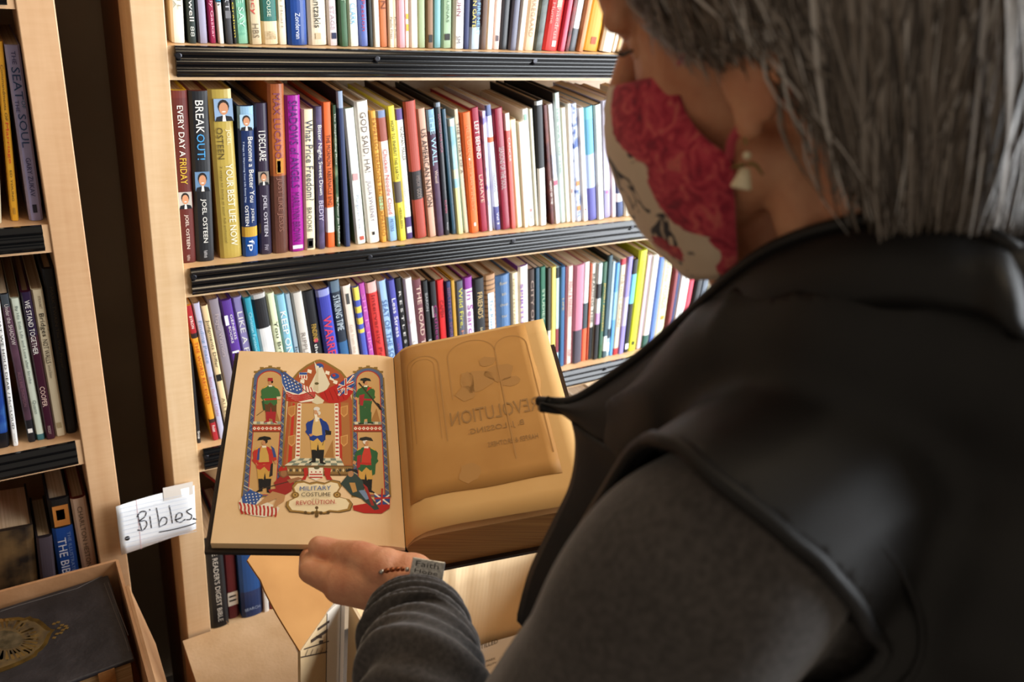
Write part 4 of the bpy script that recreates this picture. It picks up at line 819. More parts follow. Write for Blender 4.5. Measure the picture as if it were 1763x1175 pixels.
# figures
def soldier(x, y, s, coat, trou, boot, hat, face='#c48a5c', facing=1, sash=None, vest=None, tricorn=True, long=False, hair='#2a2018'):
    def p(a, b): return (x+a*s*facing*1.14, y+b*s)
    def pg(pts, h): poly([p(*q) for q in pts], h)
    pg([(-30, 255), (-28, 170), (-10, 150), (12, 170), (8, 260)], boot if not long else trou)                     # left leg
    pg([(8, 262), (10, 165), (30, 150), (46, 175), (36, 262)], boot if not long else trou)
    pg([(-34, 205), (-40, 120), (0, 95), (50, 115), (48, 205), (14, 205), (8, 150), (0, 205)], trou)
    if not long:
        pg([(-32, 200), (-4, 200), (-6, 285), (-34, 290), (-44, 296), (-46, 288), (-28, 275)], boot); pg([(14, 200), (46, 200), (40, 285), (58, 296), (52, 302), (20, 292)], boot)
    else:
        pg([(-40, 200), (-6, 200), (-10, 290), (-52, 296), (-52, 288), (-38, 280)], trou); pg([(10, 200), (48, 200), (44, 288), (56, 300), (16, 300)], trou)
        pg([(-54, 292), (-10, 288), (-10, 298), (-54, 300)], DK); pg([(16, 296), (58, 296), (58, 304), (16, 304)], DK)
    pg([(-42, 130), (-50, 70), (-62, 60), (-66, 20), (-44, -10), (-8, -22), (22, -20), (52, -8), (72, 30), (80, 72), (62, 84), (52, 66), (54, 130), (30, 150), (4, 118), (-20, 140)], coat)
    if vest: pg([(-16, -18), (14, -18), (30, 40), (34, 96), (0, 104), (-30, 96), (-26, 40)], vest)
    pg([(-62, 60), (-70, 74), (-48, 104), (-36, 98), (-44, 76)], coat); pg([(-48, 92), (-30, 88), (-24, 102), (-40, 108)], face)
    pg([(62, 80), (80, 70), (86, 92), (70, 100)], face)
    if sash: pg([(-42, 88), (50, 84), (52, 98), (-40, 104)], sash)
    pg([(-46, -8), (-20, -20), (-22, -12), (-52, 6)], YEL); pg([(34, -18), (56, -6), (60, 6), (36, -8)], YEL)
    pg([(-10, -26), (14, -26), (18, -14), (-8, -12)], WHT)
    px_, py_ = p(4, -48); ell(px_, py_, 15*s, 20*s, face); hx_, hy_ = p(10, -56); ell(hx_, hy_, 17*s, 15*s, hair); ell(p(0, -46)[0], p(0, -46)[1], 12*s, 16*s, face)
    if hat:
        if tricorn: pg([(-38, -62), (-26, -84), (6, -92), (40, -84), (46, -70), (20, -64), (0, -68)], hat)
        else: pg([(-16, -60), (-14, -88), (20, -88), (22, -60)], hat)
    # face print: eyes and mouth
    for dx in (-5, 3): ell(p(dx, -50)[0], p(dx, -50)[1], 1.8*s, 1.4*s, '#3a2418', 6)
    line([p(-5, -38), p(3, -38)], 1.6*s, '#8c3a2c')
# ground tiles in the side bays
for x0, x1, y in ((105, 300, 480), (812, 1000, 482)):
    for i in range(8): poly([(x0+i*(x1-x0)/8, y-8), (x0+(i+1)*(x1-x0)/8, y-8), (x0+(i+1)*(x1-x0)/8, y+10), (x0+i*(x1-x0)/8, y+10)], '#8c9282' if i % 2 else '#d2c8a6')
poly([(215, 470), (262, 380), (290, 470)], '#a4743c'); poly([(925, 470), (965, 380), (990, 475)], '#a4743c'); poly([(600, 720), (660, 600), (668, 725)], '#a4743c')
poly([(165, 330), (185, 320), (200, 400), (175, 390)], '#2c5030')
soldier(222, 240, .82, '#3c6a38', '#5e3c20', '#a3262a', '#a3262a', facing=1, sash=RED, tricorn=False, hair='#1c1410')
line([(130, 430), (185, 390)], 3, '#4a3a2c'); poly([(268, 300), (300, 296), (296, 316), (272, 318)], '#d9c8a0')
soldier(893, 242, .82, '#34602f', '#2f5a30', DK, '#22281e', facing=-1, sash='#a3262a', long=True)
poly([(838, 205), (845, 198), (1002, 388), (994, 394)], '#3a2c20'); poly([(965, 340), (985, 350), (1004, 395), (985, 388)], '#241c16'); poly([(905, 232), (935, 235), (895, 265)], RED)
poly([(845, 290), (882, 280), (870, 362), (850, 360)], '#a3262a')
soldier(178, 668, 1.02, '#b8342a', '#c99a48', DK, DK, facing=1, sash=RED, vest='#c9a050', hair='#2a2018')
poly([(140, 660), (152, 655), (148, 740), (130, 742)], '#3a4a80'); poly([(228, 640), (252, 660), (268, 720), (248, 724)], '#3a4a80'); poly([(228, 770), (244, 760), (240, 850), (216, 862)], '#2c2420')
soldier(898, 672, 1.02, '#2f5c34', '#c99a48', DK, '#2c2a22', facing=-1, sash=RED, vest='#c43c2c', hair='#e0d6c4')
poly([(830, 712), (858, 705), (850, 790), (828, 800)], '#a3262a'); poly([(925, 730), (962, 740), (955, 840), (935, 850)], '#2f5c34')
# the tall central figure
soldier(548, 470, 1.0, NVY, '#cfa452', DK, None, facing=1, vest='#d2b070', hair='#dad2c0')
poly([(605, 530), (650, 540), (648, 566), (612, 566)], '#22201e'); line([(612, 560), (588, 640)], 4, '#3a3024'); poly([(530, 415), (548, 415), (560, 470), (540, 475)], WHT)
ell(548, 385, 22, 15, '#dcd6c8'); ell(541, 408, 12, 16, '#c8946a')
# arms with shield and supporters
poly([(492, 795), (592, 795), (592, 860), (542, 885), (492, 860)], WHT)
for k in range(2): rect(497, 838+k*20, 588, 847+k*20, RED)
for k in range(3): ell(512+k*30, 825, 6, 6, RED, 5)
poly([(455, 800), (480, 792), (490, 830), (470, 880), (440, 880), (462, 850)], RED); poly([(600, 795), (650, 800), (640, 850), (660, 880), (620, 880), (602, 840)], RED); ell(548, 795, 20, 12, '#5a5438')
# lower flags
poly([(5, 1030), (30, 1005), (140, 1010), (290, 1075), (270, 1120), (180, 1140), (80, 1125), (10, 1085)], '#e6d9c0')
for k in range(10): line([(10+k*28, 1035+k*4), (22+k*27, 1065+k*4), (20+k*27, 1092+k*4), (32+k*25, 1118+k*2.2)], 13, RED)
poly([(25, 1000), (85, 945), (100, 955), (175, 985), (120, 1055), (30, 1040)], '#38558f')
for j in range(4):
    for i in range(5): ell(52+i*24+j*4, 985+j*20-i*3, 5, 5, '#e6e0d0', 6)
line([(40, 920), (100, 950)], 5, '#d9d0b8')
poly([(800, 1060), (920, 1040), (1060, 1000), (1058, 1075), (1000, 1115), (880, 1112), (805, 1090)], '#b3241c'); poly([(950, 985), (1060, 985), (1055, 1050), (965, 1055)], '#2e4a86')
line([(950, 975), (1055, 1050)], 10, WHT); line([(1055, 985), (960, 1052)], 10, WHT); line([(1005, 940), (1000, 1060)], 12, RED); line([(950, 1010), (1060, 1005)], 12, RED)
# reclining figures
poly([(250, 900), (300, 850), (350, 850), (390, 900), (372, 960), (330, 985), (230, 985), (210, 950), (265, 940)], '#9a2a24'); poly([(280, 800), (345, 795), (350, 850), (315, 868), (285, 850)], '#7a5434'); ell(318, 835, 22, 24, '#9a6a44')
poly([(285, 800), (300, 785), (320, 800), (335, 782), (345, 812), (285, 822)], RED); poly([(240, 960), (330, 985), (320, 1030), (280, 1055), (260, 1080), (240, 1075), (270, 1010), (150, 1060), (120, 1062), (180, 1010)], '#b9895a'); line([(150, 945), (440, 870)], 6, '#3c2c20'); poly([(340, 880), (420, 860), (450, 870), (360, 905)], '#9a6a44')
poly([(715, 905), (760, 850), (820, 838), (870, 890), (880, 950), (960, 1040), (985, 1085), (950, 1092), (860, 1010), (790, 985)], '#33423c'); ell(785, 838, 20, 22, '#b08058'); poly([(750, 825), (770, 800), (830, 808), (838, 835), (800, 815)], '#22221e'); poly([(775, 900), (815, 900), (830, 960), (800, 970)], '#b98a4c'); poly([(840, 955), (880, 950), (920, 1010), (890, 1020)], '#7488a4')
poly([(870, 905), (900, 930), (950, 1060), (930, 1060)], '#9a2a24'); line([(715, 850), (690, 810)], 5, '#4a3a24')
# cartouche
sc_ = [(345, 1060), (350, 1030), (400, 1005), (395, 960), (385, 930), (410, 900), (455, 895), (500, 910), (548, 900), (600, 910), (650, 890), (700, 900), (712, 930), (690, 965), (700, 1000), (760, 1015), (785, 1045), (770, 1085), (700, 1100), (640, 1095), (600, 1110), (548, 1100), (500, 1110), (430, 1100), (370, 1095)]
poly([(548+(x-548)*1.07, 1005+(y-1005)*1.10) for x, y in sc_], '#5c4420'); poly([(548+(x-548)*1.045, 1005+(y-1005)*1.06) for x, y in sc_], '#a07a3c'); poly([(548+(x-548)*.96, 1005+(y-1005)*.95) for x, y in sc_], '#edd9ae')
for xx in (398, 690): ell(xx, 985, 28, 22, '#8c6830'); ell(xx, 985, 15, 12, '#c09a54'); ell(xx, 985, 7, 6, '#5c4420')
for xx, yy in ((470, 1108), (628, 1108), (548, 1075), (548, 1132), (520, 1110), (578, 1110)): ell(xx, yy, 12, 11, '#5c4420')
poly([(535, 1130), (548, 1068), (562, 1130)], '#6c5024')
fat = mesh('colour_plate', PV, PF, PMATS, ob, fm=PM); fat['label'] = 'colour print of uniformed figures under flags and arches'
def ptext(s, x0, y0, x1, y1, hgt, h):
    a = hitP(*cI(x0, y0), BLp, NL)+NL*.0018; b = hitP(*cI(x1, y1), BLp, NL)+NL*.0018; c = hitP(*cI(x0, y0-hgt), BLp, NL)+NL*.0018
    text(fat, 'plate_lettering', s, mat(h, .6), a, b-a, Vv, (b-a).length, (c-a).length, True)
ptext('MILITARY', 430, 962, 648, 955, 30, '#3c5c94'); ptext('COSTUME', 440, 1002, 645, 1000, 28, '#4c3a1c'); ptext('of the', 512, 1026, 565, 1026, 13, '#8c6c40'); ptext('REVOLUTION.', 405, 1062, 684, 1052, 30, '#b5382c')
# ------------------------------------------------------------------ handwritten sign taped to the upright
SY = YF-.006
sg = empty('paper_sign', (.150, SY, CAMZ-.93), 'white lined paper sign reading Bibles, taped to the bookcase upright', 'sign')
def sgp(x, y, l=0):
    q = hitY(x, y, SY); return Vector((q.x, SY - l - .012*max(0, (.17-q.x)/.08)**1.6 + .010*max(0, (q.x-.19)/.018)**2*.3, q.z))
V, Fc = [], []
for j in range(6):
    for i in range(13):
        a, b = i/12, j/5; x = (197+138*a)*(1-b)+(207+131*a)*b; y = (865-27*a)*(1-b)+(948-24*a - 12*a*a)*b; V.append(sgp(x, y))
Fc = [(j*13+i, j*13+i+1, (j+1)*13+i+1, (j+1)*13+i) for j in range(5) for i in range(12)]
mesh('sheet', V, Fc, mat('#eef0f2', .6, .3), sg, smooth=True, solid=.0003, off=0)
def strokes(name, lines, wd, m, l=.0006):
    V, Fc = [], []
    for ln in lines:
        pts = catmull([(x, y, 0) for x, y in ln], 5) if len(ln) > 2 else [Vector((*p, 0)) for p in ln]
        for p, q in zip(pts, pts[1:]):
            d = (q-p); L = d.length+1e-9; o_ = Vector((-d.y, d.x, 0))/L*wd/2; e = d/L*wd*.25; k = len(V)
            for s_ in (p-o_-e, q-o_+e, q+o_+e, p+o_-e): V.append(sgp(s_.x, s_.y, l))
            Fc.append((k, k+1, k+2, k+3))
    return mesh(name, V, Fc, m, sg)
cS = crop(200, 800, 3.133)
def S(pts): return [cS(*p) for p in pts]
strokes('handwriting', [S([(112, 255), (122, 300), (135, 345)]), S([(108, 270), (130, 245), (158, 248), (150, 275), (118, 295), (155, 295), (162, 320), (140, 345), (112, 340)]),
   S([(180, 275), (188, 335)]), S([(178, 236), (180, 240)]), S([(216, 232), (226, 285), (232, 335)]), S([(230, 315), (248, 285), (272, 290), (268, 318), (236, 332)]),
   S([(286, 222), (296, 270), (303, 318)]), S([(318, 300), (352, 285), (352, 262), (328, 268), (322, 300), (345, 312), (372, 296)]), S([(408, 238), (382, 250), (388, 262), (408, 275), (402, 295), (380, 298)]),
   S([(418, 290), (424, 296)]), S([(230, 362), (300, 352), (370, 335), (430, 318)]), S([(415, 296), (434, 300)])], 1.9, mat('#34343a', .5))
strokes('ruled_lines', [S([(2+b*4, 195+b*23), (415+b*2, 133+b*23)]) for b in range(1, 11)], .7, mat('#cfd8e6', .6), .0004)
strokes('margin_line', [S([(104, 180), (132, 445)])], .8, mat('#d8a8ac', .6), .0005)
V, Fc = [], []
hc = cS(54, 378); V = [sgp(hc[0]+4.6*math.cos(2*math.pi*k/16), hc[1]+3.9*math.sin(2*math.pi*k/16), .0007) for k in range(16)]
mesh('punched_hole', V, [tuple(range(16))], mat('#1a120c', .8), sg)
V = [sgp(x, y, .0009) for x, y in ((280, 840), (332, 830), (333, 852), (282, 862))]
tp = mesh('tape', V, [(0, 1, 2, 3)], mat('#e2d8cc', .25, .5), sg)
# ------------------------------------------------------------------ left carton with the antique book in it
M_CARD = mat('#b98a62', .85, .2, hex2='#ab7c54', scale=20, bump=.25, bscale=90)
M_CARD2 = mat('#c79a70', .85, .2, hex2='#b98a60', scale=20)
ZC = CAMZ-.925
bx = empty('cardboard_box', (-.09, .92, 0), 'brown cardboard box at lower left holding an antique leather book', 'box')
X0, X1, Y0, Y1 = -.27, .083, .74, 1.066
def wall(name, a, b, c, d, parent, m=None, t=.004): return mesh(name, [a, b, c, d], [(0, 1, 2, 3)], m or M_CARD, parent, solid=t, off=0)
ZB0 = ZC-.29
wall('back_wall', (X0, Y1, ZB0), (X1, Y1, ZB0), (X1, Y1, ZC), (X0, Y1, ZC), bx); wall('front_wall', (X0, Y0, ZB0), (X1, Y0, ZB0), (X1, Y0, ZC-.01), (X0, Y0, ZC-.01), bx)
wall('left_wall', (X0, Y0, ZB0), (X0, Y1, ZB0), (X0, Y1, ZC), (X0, Y0, ZC), bx); wall('right_wall', (X1, Y0, ZB0), (X1, Y1, ZB0), (X1, Y1, ZC), (X1, Y0, ZC-.005), bx)
wall('bottom', (X0, Y0, ZB0+.002), (X1, Y0, ZB0+.002), (X1, Y1, ZB0+.002), (X0, Y1, ZB0+.002), bx)
wall('flap', (X1+.004, Y0, ZC-.005), (X1+.004, Y1-.06, ZC), (X1+.028, Y1-.08, ZC-.11), (X1+.028, Y0+.01, ZC-.115), bx, M_CARD2)
# a low stand carries the box
st = empty('low_stand', (-.09, .90, 0), 'low wooden stand under the brown cardboard box at lower left', 'stand')
box('top', X0-.01, X1+.004, Y0-.02, Y1+.01, ZB0-.024, ZB0-.001, M_SIDE, st)
for sx in (X0+.01, X1-.03):
    for sy in (Y0, Y1-.03): box('leg', sx, sx+.03, sy, sy+.03, 0, ZB0-.024, M_SIDE, st)
# antique book: cover plane slightly tilted, traced from its visible corner
AZ = CAMZ-.945
p1, p2 = hitZ(186, 990, AZ), hitZ(231, 1134, AZ); ax = (p2-p1); a_h = ax.length
wdir = Vector((-ax.y, ax.x, 0)).normalized() * -1
if wdir.x > 0: wdir = -wdir
slope = (hitZ(0, 1048, AZ)-p1).normalized(); wdir = slope
AW = .30
ab = empty('antique_book', p1 + wdir*AW*.5 + ax*.5 - Vector((0, 0, .095)), 'worn black leather antique book with gold medallion, inside the box', 'book')
M_LEATH = mat('#221f20', .5, .45, hex2='#3a3536', scale=22, thresh=(.35, .8), bump=.5, bscale=120)
def slab(name, q0, du, dv, z0, z1, m, parent, bev=0):
    c = [q0, q0+du, q0+du+dv, q0+dv]; V = [Vector((p.x, p.y, p.z+z0)) for p in c] + [Vector((p.x, p.y, p.z+z1)) for p in c]
    return mesh(name, V, [(3, 2, 1, 0), (4, 5, 6, 7), (0, 1, 5, 4), (1, 2, 6, 5), (2, 3, 7, 6), (3, 0, 4, 7)], m, parent, bev=bev)
q0 = p1 + wdir*AW; du = -wdir*AW; dv = ax
slab('front_cover', q0, du, dv, -.007, 0, M_LEATH, ab, bev=.002); slab('back_cover', q0, du, dv, -.095, -.088, M_LEATH, ab, bev=.002)
slab('pages', q0+dv*.03+du*.0, du*.985, dv*.95, -.088, -.007, mat('#c6a274', .8, .2, hex2='#a07c50', scale=1, stretch=(4, 4, 700)), ab)
slab('spine', q0, du, dv*.02, -.088, -.007, M_LEATH, ab)
slab('worn_corner_patch', p1+ax*1.0+wdir*.045, -wdir*.020, ax*.004, -.045, -.004, mat('#b0743a', .8, hex2='#8c5a2c', scale=60), ab)
def cvp(x, y, l): q = hitZ(x, y, AZ); q.z += l; return q
cE = crop(0, 980, 6.025)
M_GOLD = mat('#8a6d34', .35, .5, metal=.7, hex2='#5c4826', scale=60); M_GOLD2 = mat('#a5854a', .35, .5, metal=.7)
md = [(-120, 560), (0, 525), (80, 515), (200, 505), (255, 515), (315, 495), (340, 515), (400, 525), (450, 560), (500, 605), (535, 632), (575, 632), (540, 665), (515, 720), (490, 780), (440, 840), (395, 870), (380, 905), (320, 940), (230, 985), (110, 1040), (0, 1078), (-120, 1100)]
def emblem_poly(name, pts, l, m, parent, h=.0008):
    top = [cvp(*cE(*p), l+h) for p in pts]; bot = [cvp(*cE(*p), l) for p in pts]; n = len(pts)
    return mesh(name, bot+top, [tuple(range(n, 2*n))] + [(i, (i+1) % n, n+(i+1) % n, n+i) for i in range(n)], m, parent)
me_ = emblem_poly('gold_medallion', md, .0001, M_GOLD, ab)
emblem_poly('medallion_field', [(250+(x-250)*.9-20, 780+(y-780)*.86) for x, y in md], .001, mat('#3c3226', .5, hex2='#6a5430', scale=70), me_)
for k in range(22):
    a = -1.9+k*.19; cx_, cy_ = 60, 740; r0, r1 = 190, 330
    pts = [(cx_+r0*math.cos(a-.035), cy_+r0*.62*math.sin(a-.035)), (cx_+r1*math.cos(a-.06), cy_+r1*.62*math.sin(a-.06)), (cx_+r1*1.06*math.cos(a), cy_+r1*.66*math.sin(a)), (cx_+r1*math.cos(a+.06), cy_+r1*.62*math.sin(a+.06)), (cx_+r0*math.cos(a+.035), cy_+r0*.62*math.sin(a+.035))]
    emblem_poly('medallion_ray', pts, .0012, M_GOLD2, me_, .0006)
emblem_poly('medallion_boss', [(60+180*math.cos(2*math.pi*k/18), 745+95*math.sin(2*math.pi*k/18)) for k in range(18)], .0012, mat('#7c6c50', .5, metal=.5, hex2='#4e452f', scale=80), me_, .0008)
for k, (x, y) in enumerate([(560, 575), (600, 560), (640, 590), (680, 600), (610, 620), (650, 640), (590, 680), (630, 670), (560, 720), (690, 620)]):
    emblem_poly('medallion_leaf', [(x-22, y+8), (x-6, y-10), (x+26, y-12), (x+10, y+8)], .0002, M_GOLD2, me_)
# tooled border lines on the leather
for pts in ([(0, 445), (200, 380), (440, 310), (640, 250), (800, 205), (1060, 75)], [(1080, 150), (1180, 420), (1290, 700), (1340, 860)], [(1120, 140), (1230, 430), (1330, 690)]):
    V, Fc = tube([cvp(*cE(*p), .0002) for p in pts], .0006, 5); mesh('tooled_line', V, Fc, mat('#57504e', .5), ab)
# ------------------------------------------------------------------ closed carton in front of the bookcase foot
ZT = CAMZ-1.163
kc = empty('closed_carton', (.245, .95, 0), 'plain beige closed carton standing at the foot of the bookcase upright', 'box')
M_PLY = mat('#d6b48c', .8, .25, hex2='#c8a47a', scale=16, bump=.2)
box('body', .168, .328, .745, 1.092, .0, ZT-.002, M_CARD, kc)
wall('top_flap', (.167, .745, ZT), (.327, .745, ZT), (.331, 1.097, ZT+.002), (.167, 1.093, ZT+.001), kc, M_PLY)
for (a, b, c, d) in ((480, 1095, 492, 1118), (430, 1070, 446, 1088), (418, 1135, 440, 1150)):
    V, Fc = tube([hitZ(a-40, b, ZT+.0025), hitZ((a+c)/2-42, (b+d)/2+2, ZT+.0025), hitZ(c-40, d, ZT+.0025)], .0005, 5); mesh('scratch', V, Fc, mat('#9a744c', .8), kc)
# ------------------------------------------------------------------ open carton under the book, corrugated rear wall
ZR = CAMZ-.90
oc = empty('open_carton', (.52, .68, 0), 'open corrugated carton under the held book, white printed label inside', 'box')
YR = .822; XA, XB, YA = .352, .72, .50
M_COR = bpy.data.materials.new('corrugated_card'); M_COR.use_nodes = True
nt = M_COR.node_tree; p_ = nt.nodes['Principled BSDF']; p_.inputs['Base Color'].default_value = lin('#d8bb92'); p_.inputs['Roughness'].default_value = .85
tc = nt.nodes.new('ShaderNodeTexCoord'); wv = nt.nodes.new('ShaderNodeTexWave'); wv.inputs['Scale'].default_value = 45; wv.bands_direction = 'X'; bp = nt.nodes.new('ShaderNodeBump'); bp.inputs['Distance'].default_value = .001; bp.inputs['Strength'].default_value = .12
nt.links.new(tc.outputs['Object'], wv.inputs['Vector']); nt.links.new(wv.outputs['Fac'], bp.inputs['Height']); nt.links.new(bp.outputs[0], p_.inputs['Normal'])
# rear wall with pressed folds running down it
V, Fc = [], []; nx, nz = 60, 6
folds = ((.502, .0035, .004), (.520, -.006, .003), (.545, .003, .004), (.585, .0025, .006))
for j in range(nz+1):
    for i in range(nx+1):
        x = XA+(XB-XA)*i/nx; z = ZR-.30*j/nz
        dy = sum(a*math.exp(-((x-c-.03*j/nz)/w_)**2) for c, a, w_ in folds)*(1-.15*j)
        V.append((x, YR+dy, z))
for j in range(nz):
    for i in range(nx): a = j*(nx+1)+i; Fc.append((a, a+nx+1, a+nx+2, a+1))
mesh('rear_wall', V, Fc, M_COR, oc, smooth=True, solid=.004, off=-1)
wall('left_wall', (XA, YA, ZR-.30), (XA, YR, ZR-.30), (XA, YR, ZR), (XA, YA, ZR), oc, M_COR); wall('right_wall', (XB, YA, ZR-.30), (XB, YR, ZR-.30), (XB, YR, ZR), (XB, YA, ZR), oc, M_COR)
wall('front_wall', (XA, YA, ZR-.30), (XB, YA, ZR-.30), (XB, YA, ZR-.12), (XA, YA, ZR-.12), oc, M_COR); wall('bottom', (XA, YA, ZR-.30), (XB, YA, ZR-.30), (XB, YR, ZR-.30), (XA, YR, ZR-.30), oc, M_COR)
YLb = YR-.012
lq = [hitY(x, y, YLb) for x, y in ((790, 1122), (905, 1090))]; lab = mesh('printed_label', lq + [Vector((q.x, q.y, ZR-.296)) for q in lq[::-1]], [(0, 1, 2, 3)], mat('#e6e8ee', .5), oc, solid=.0006, off=0)
def ltext(s, x0, y0, x1, y1, hgt):
    a, b, c = hitY(x0, y0, YLb-.001), hitY(x1, y1, YLb-.001), hitY(x0, y0-hgt, YLb-.001); text(lab, 'label_lettering', s, mat('#3a3c40', .5), a, b-a, c-a, (b-a).length, (c-a).length, True)
ltext('DISTILLED', 813, 1124, 857, 1108, 8); ltext('MARK', 836, 1142, 853, 1136, 4); ltext('QUALITY', 830, 1152, 855, 1144, 4)
bn = empty('low_bench', (.54, .68, 0), 'low wooden bench under the open and printed cartons', 'bench')
box('top', .345, .76, .47, .845, ZR-.330, ZR-.306, M_SIDE, bn)
for sx in (.36, .72):
    for sy in (.48, .805): box('leg', sx, sx+.03, sy, sy+.03, 0, ZR-.325, M_SIDE, bn)
# ------------------------------------------------------------------ printed carton with a torn flap folded outwards
pc = empty('printed_carton', (.31, .85, 0), 'white printed carton with a torn brown flap below the held book', 'box')
A, B = hitZ(515, 1121, ZR), hitZ(572, 1040, ZR)
zb = ZT+.006
M_PRT = mat('#c9b08a', .7, .3, hex2='#b89c74', scale=10); M_WPN = mat('#d8cdbd', .6, .3)
f1 = mesh('printed_wall', [A, B, Vector((B.x, B.y, zb)), Vector((A.x, A.y, zb))], [(0, 1, 2, 3)], M_PRT, pc, solid=.004, off=0)
e = (B-A); nF = Vector((e.y, -e.x, 0)).normalized()
def fp(s, d, l=.003): q = A + e*s + nF*l; q.z = ZR-d; return q
V, Fc = [], []
def bar(s0, d0, s1, d1, wd):
    k = len(V); V.extend([fp(s0, d0), fp(s1, d1), fp(s1, d1+wd), fp(s0, d0+wd)]); Fc.append((k, k+1, k+2, k+3))
bar(0, .010, .80, .075, .0022); bar(.1, .004, .85, .058, .0022); bar(.3, .006, .8, .03, .006); bar(.5, .002, .9, .02, .005)
for k in range(5): bar(.12+k*.15, .020+k*.013, .20+k*.15, .014+k*.013, .002)
bar(.45, .012, .62, .028, .004); bar(.55, .03, .66, .04, .006); bar(.93, .0, .95, .0, .25)
mesh('printed_pattern', V, Fc, mat('#3a2c22', .6), f1)
C1, C2 = hitZ(561, 1058, ZR), hitZ(613, 1042, ZR)
C2 = Vector((XA-.004, YR+.012, ZR)); C1 = hitZ(561, 1056, ZR)
f2 = mesh('white_wall', [C1, C2, Vector((C2.x, C2.y, zb)), Vector((C1.x, C1.y, zb))], [(0, 1, 2, 3)], M_WPN, pc, solid=.003, off=0)
e2 = C2-C1; n2_ = Vector((e2.y, -e2.x, 0)).normalized()
V, Fc = [], []
for s0, s1 in ((-.02, .02), (.74, .765)):
    k = len(V)
    for s_, z_ in ((s0, 0), (s1, 0), (s1, -.25), (s0, -.25)): q = C1+e2*s_+n2_*.0022; q.z += z_; V.append(q)
    Fc.append((k, k+1, k+2, k+3))
mesh('printed_line', V, Fc, mat('#2a2220', .6), f2)
tp_ = [(572, 1040), (515, 1122), (500, 1098), (478, 1062), (466, 1040), (455, 1018), (448, 1000), (441, 990), (425, 966), (434, 952), (446, 935), (470, 900), (600, 905), (640, 960)]
# the flap folds up from the wall's top edge towards the shelf
fn = (B-A).normalized(); outd = Vector((-fn.y, fn.x, 0)); outd = outd if outd.y > 0 else -outd
pn = (fn.cross((outd*.80 + Vector((0, 0, .60))).normalized())).normalized()
V = [hitP(x, y, A, pn) for x, y in tp_]
mesh('torn_flap', V, [tuple(range(len(V)))], mat('#ab7a45', .85, .2, hex2='#9c6c3a', scale=12), pc, solid=.003, off=0)
# ------------------------------------------------------------------ the reader
def ellipsoid(c, ax, r, n=20, m=12):
    V, Fc = [], []; c = Vector(c); ax = [Vector(a).normalized() for a in ax]
    for j in range(1, m):
        th = math.pi*j/m
        for i in range(n):
            ph = 2*math.pi*i/n; V.append(c + ax[0]*(r[0]*math.sin(th)*math.cos(ph)) + ax[1]*(r[1]*math.sin(th)*math.sin(ph)) + ax[2]*(r[2]*math.cos(th)))
    k = len(V); V.append(c+ax[2]*r[2]); V.append(c-ax[2]*r[2])
    flip = ax[0].cross(ax[1]).dot(ax[2]) < 0
    for j in range(m-2):
        for i in range(n): Fc.append((j*n+i, (j+1)*n+i, (j+1)*n+(i+1) % n, j*n+(i+1) % n))
    for i in range(n): Fc.append((k, i, (i+1) % n)); Fc.append((k+1, (m-2)*n+(i+1) % n, (m-2)*n+i))
    if flip: Fc = [f[::-1] for f in Fc]
    return V, Fc
WX = (Vector((1, 0, 0)), Vector((0, 1, 0)), Vector((0, 0, 1)))
def capsule(p, q, r1, r2, n=16):
    p, q = Vector(p), Vector(q); t = (q-p).normalized(); pts, rad = [], []
    for k in range(1, 6): a = math.pi/2*(1-k/5); pts.append(p - t*r1*math.sin(a)); rad.append(max(r1*math.cos(a), .0004))
    for k in range(0, 6): a = math.pi/2*k/5*.98; pts.append(q + t*r2*math.sin(a)); rad.append(max(r2*math.cos(a), .0004))
    return tube(pts, rad, n)
def chain(pts, rad, n=16):
    out = []
    for a, b, r, s in zip(pts, pts[1:], rad, rad[1:]): out.append(capsule(a, b, r, s, n))
    return out
def remeshed(parts, voxel, smooth=6, fac=.5):
    V, Fc = join(parts); me = bpy.data.meshes.new('form'); me.from_pydata([tuple(v) for v in V], [], Fc); me.update()
    bm = bmesh.new(); bm.from_mesh(me); bmesh.ops.recalc_face_normals(bm, faces=bm.faces); bm.to_mesh(me); bm.free()
    o = bpy.data.objects.new('form', me); C.objects.link(o)
    r = o.modifiers.new('r', 'REMESH'); r.mode = 'VOXEL'; r.voxel_size = voxel
    s = o.modifiers.new('s', 'SMOOTH'); s.iterations = smooth; s.factor = fac
    dg = bpy.context.evaluated_depsgraph_get(); dg.update(); e = o.evaluated_get(dg).to_mesh()
    Vo = [v.co.copy() for v in e.vertices]; Fo = [tuple(p.vertices) for p in e.polygons]
    bpy.data.objects.remove(o); bpy.data.meshes.remove(me); return Vo, Fo
HC = Vector((.373, .303, -.042)) + UP
HF, HS, HU = Vector((-.287, .889, -.357)).normalized(), Vector((-.919, -.360, -.158)).normalized(), Vector((-.269, .282, .921)).normalized()
def hp(f, s, u): return HC + HF*f + HS*s + HU*u
HA = (HF, HS, HU)
def wp(x, y, z): return Vector((x, y, z)) + UP
NB = wp(.425, .215, -.185)
SHL, SHR = wp(.262, .190, -.262), wp(.600, .285, -.270)
ELB = wp(.207, .270, -.543); WR = at(706, 1004, .770)
ELR, WRR = wp(.660, .36, -.53), wp(.520, .57, -.645)
LATD, FRD = Vector((.965, .26, 0)).normalized(), Vector((-.26, .965, 0)).normalized()
